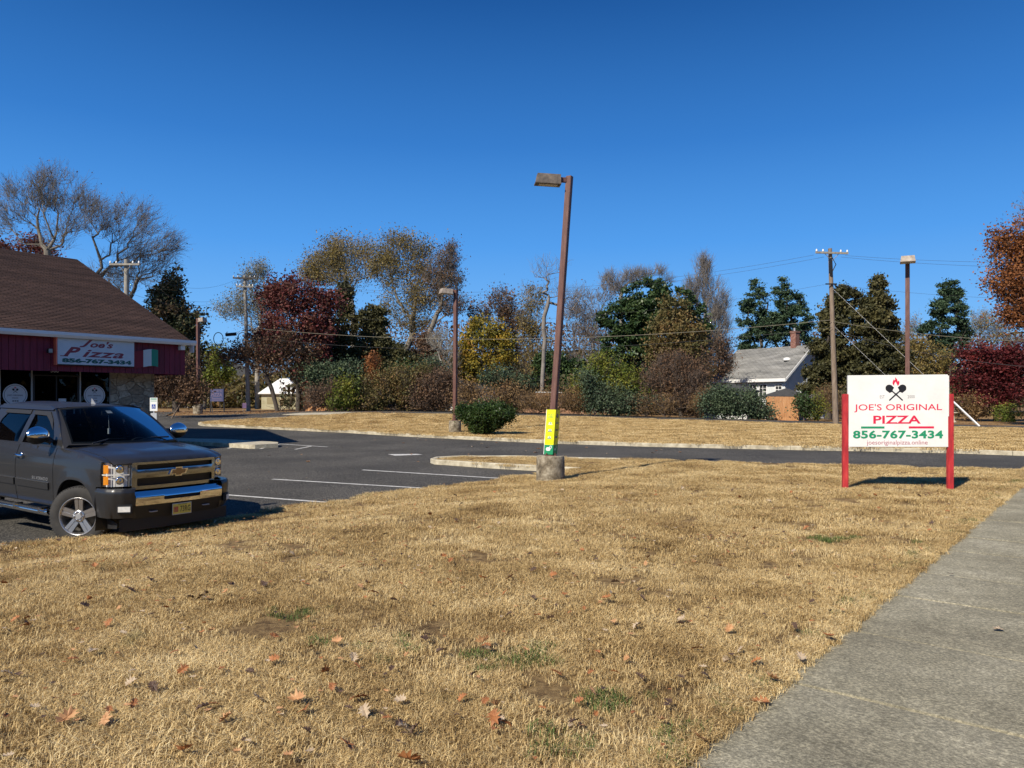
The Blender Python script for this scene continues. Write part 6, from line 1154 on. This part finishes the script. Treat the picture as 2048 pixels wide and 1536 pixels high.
# bird bath
t=thing('bird_bath','small stone bird bath on the leafy ground right of the pizza sign','bird bath',place(1907,56)); mb=MB(); mb.lathe([(.20,0),(.18,.08),(.09,.15),(.07,.55),(.12,.62)],14,0,None); mb.build('pedestal',KERB,t); mb=MB(); mb.lathe([(.0,.60),(.14,.61),(.30,.70),(.31,.76),(.27,.76),(.15,.70),(0,.69)],18); mb.build('bowl',KERB,t)
# ================================================================== FALLEN LEAVES
def oakleaf(seed,s=1):
    r=random.Random(seed); L=[(0,-.5),(.06,-.38),(.22,-.36),(.12,-.24),(.34,-.16),(.16,-.06),(.40,.10),(.17,.14),(.28,.34),(.08,.30),(0,.5)]
    L=L+[(-x,y) for x,y in L[1:-1][::-1]]; L=[(x*r.uniform(.8,1.2),y*r.uniform(.9,1.1)) for x,y in L]; c1,c2,tw=r.uniform(.1,.9),r.uniform(-.5,.7),r.uniform(-.8,.8)
    V=[(0,0,0)]+[(x*.42,y*.42,0) for x,y in L]+[(x,y,0) for x,y in L]; n=len(L); V=[(x,y,c1*abs(x)*.8+c2*y*y*1.3+tw*x*y+r.uniform(-.03,.03)) for x,y,z in V]
    Fc=[(0,1+i,1+(i+1)%n) for i in range(n)]+[(1+i,1+n+i,1+n+(i+1)%n,1+(i+1)%n) for i in range(n)]; me=bpy.data.meshes.new('fallen_leaf'); me.from_pydata([(x*s,y*s,z*s) for x,y,z in V],[],Fc); return me
LMS=[mat('fallen_leaf_'+n_,c,scale=22,rough=.65,detail=6) for n_,c in(('tan',[(.34,.165,.07),(.55,.31,.14)]),('rust',[(.22,.08,.028),(.42,.17,.055)]),('dark',[(.05,.028,.018),(.11,.06,.035)]),('pale',[(.34,.25,.16),(.52,.41,.28)]))]
LME=[]
for mi,m_ in enumerate(LMS):
    for q in range(4): me=oakleaf(mi*10+q,.095); me.materials.append(m_); LME.append((mi,me))
def elev(x,y):
    v_=uv(x,y)[1]; return (.02 if -.02<v_<1.5 else zlawn(x,y)+.035)
NMS=['pale tan','rust brown','dark brown','pale grey']
lg='fallen oak leaves scattered on the dry lawn'; r=random.Random(5)
hero=[(135,1435,0,1.25,'curled tan oak leaf at the lower left just above the frame corner'),(258,1178,2,1.2,'dark brown oak leaf on the lawn below the truck'),(515,1398,3,1.2,'bright pale oak leaf standing in the grass, larger of the lower left pair'),(594,1398,0,1.1,'reddish tan oak leaf right beside the bright pale leaf'),(718,1394,1,1.25,'long folded oak leaf right of the bright pale leaf'),(368,1500,1,1.2,'curled rust brown oak leaf near the lower left edge'),(820,1520,1,1.35,'large orange brown leaf cut by the bottom edge'),(692,1486,1,1.1,'curled brown leaf above and left of the orange leaf at the bottom edge'),(988,1434,1,1.2,'curled orange brown leaf near the bottom centre'),(966,1284,0,1.3,'bright orange tan leaf by a green grass patch'),(1212,1196,1,1.1,'red leaf lying alone near the middle of the lawn'),(748,1184,1,1.2,'orange brown leaf in the left middle of the lawn'),(720,1172,0,1.1,'pale orange leaf just left of the orange brown one'),
 (1545,1357,0,1.15,'brown curled leaf standing on the lawn edge by the concrete walk'),(1520,1398,1,1.1,'rust brown leaf lying on the walk edge below the curled standing leaf'),(1403,1482,0,1.2,'pale brown curled leaf on the walk edge near the bottom'),(1658,1274,1,1.2,'red brown oak leaf at the walk edge'),(1602,1315,3,1.0,'small pale leaf on the walk edge'),(1918,1068,2,1.1,'dark brown leaf at the far walk edge'),(1844,1133,1,1.0,'small rust leaf at the walk edge in the distance'),(1997,1253,3,1.0,'pale grey leaf lying flat on the concrete walk'),(1902,1144,2,.6,'tiny dark leaf lying on the concrete walk')]
def putleaf(x,y,mi,sc,label,grp=None,tilt=.5):
    me=r.choice([m for k,m in LME if k==mi]); o=link(bpy.data.objects.new('fallen_leaf',me)); o.location=(x,y,elev(x,y)+(.022 if elev(x,y)>.021 or uv(x,y)[1]>1.5 else .004)); o.rotation_euler=(r.uniform(-tilt,tilt),r.uniform(-tilt,tilt),r.uniform(0,6.28)); o.scale=(sc,sc,sc); tag(o,label,'leaf',grp)
for px,py,mi,sc,lb in hero:
    x,y=hit(px,py,lambda a,b:elev(a,b)+.02); putleaf(x,y,mi,sc,lb,None,.65 if elev(x,y)>.03 else .15)
cl=[(1470,1085,26,.35),(1240,1010,10,.4),(560,1060,14,.6),(300,1090,16,.7),(900,1000,14,.6),(1180,1005,14,.7),(640,1110,8,.5)]
npl=0
while npl<270:
    py=970+520*r.random()**1.5; px=r.uniform(-20,1900); x,y=hit(px,py,zlawn)
    if y>14 or not bool(inside([(x,y)],near_poly)[0]) or uv(x,y)[1]<1.6: continue
    mi=r.choice([0,1,1,2,2,2,1,3]); putleaf(x,y,mi,r.uniform(.45,1.0),'dry fallen oak leaf scattered on the tan lawn',lg,.7); npl+=1
# uncountable leaf litter : crumbs and far leaves, instanced
lit=[]
for k in range(0,16,2):
    o=bpy.data.objects.new('litter_leaf',LME[k][1]); lit.append(o)
P=[]
for cx,cy,n_,sg_ in cl:
    x,y=hit(cx,cy,zlawn); P+=[(x+r.gauss(0,sg_),y+r.gauss(0,sg_)) for _ in range(n_*3)]
for _ in range(15000):
    y=r.uniform(2.5,20); x=r.uniform(-14,9)
    if r.random()<.30+ .45*(x<-1)*(y>7): P.append((x,y))
P=[p for p in P if uv(*p)[1]>1.6]; P=[p for p,q in zip(P,inside(P,near_poly)) if q]; far=[]
for _ in range(16000):
    y=r.uniform(24,66); x=r.uniform(-30,36); u_,v_=uv(x,y)
    dl=abs(x+.4*y); wgt=.10+.9*sm((-x-2)/12)*sm((y-30)/10)
    if r.random()<wgt*.75: far.append((x,y))
far=[p for p,q in zip(far,inside(far,far_poly)) if q]
extra=[]
for _ in range(5000):
    x=r.uniform(-30,-8); y=r.uniform(50,66)
    extra.append((x,y,zg(x,y)+.04))
for _ in range(2600):
    x=r.uniform(0,36); y=r.uniform(50,75); extra.append((x,y,zg(x,y)+.03))
pts=[(x,y,zlawn(x,y)+.055) for x,y in P]+[(x,y,zfar(x,y)+.06) for x,y in far]+extra+[(x,y,zlot(x,y)+.012) for x,y in[(r.uniform(-12,14),r.uniform(12,34)) for _ in range(170)] if uv(x,y)[1]>10.8 and 4<uv(x,y)[0]<24]
o=scatter('leaf_litter',pts,[r.uniform(.16,.62) if p[1]<22 else r.uniform(.9,1.6) for p in pts],lit)
# wood on the opposite side of the main road (seen only in the reflections of glass and chrome)
r=np.random.default_rng(5); n=9000; u_=r.uniform(-40,90,n); v_=-30+r.uniform(-5,5,n); h_=r.uniform(0,1,n)**.8*(9+3*np.sin(u_*.35)+2*np.sin(u_*.9)); Cn=np.stack([.633*u_-.774*v_,.774*u_+.633*v_,h_],1); V,Fq=leaves(Cn,.75,.6,r); setkind(mkobj('roadside_wood',V,Fq,L_VIN,None),'stuff')
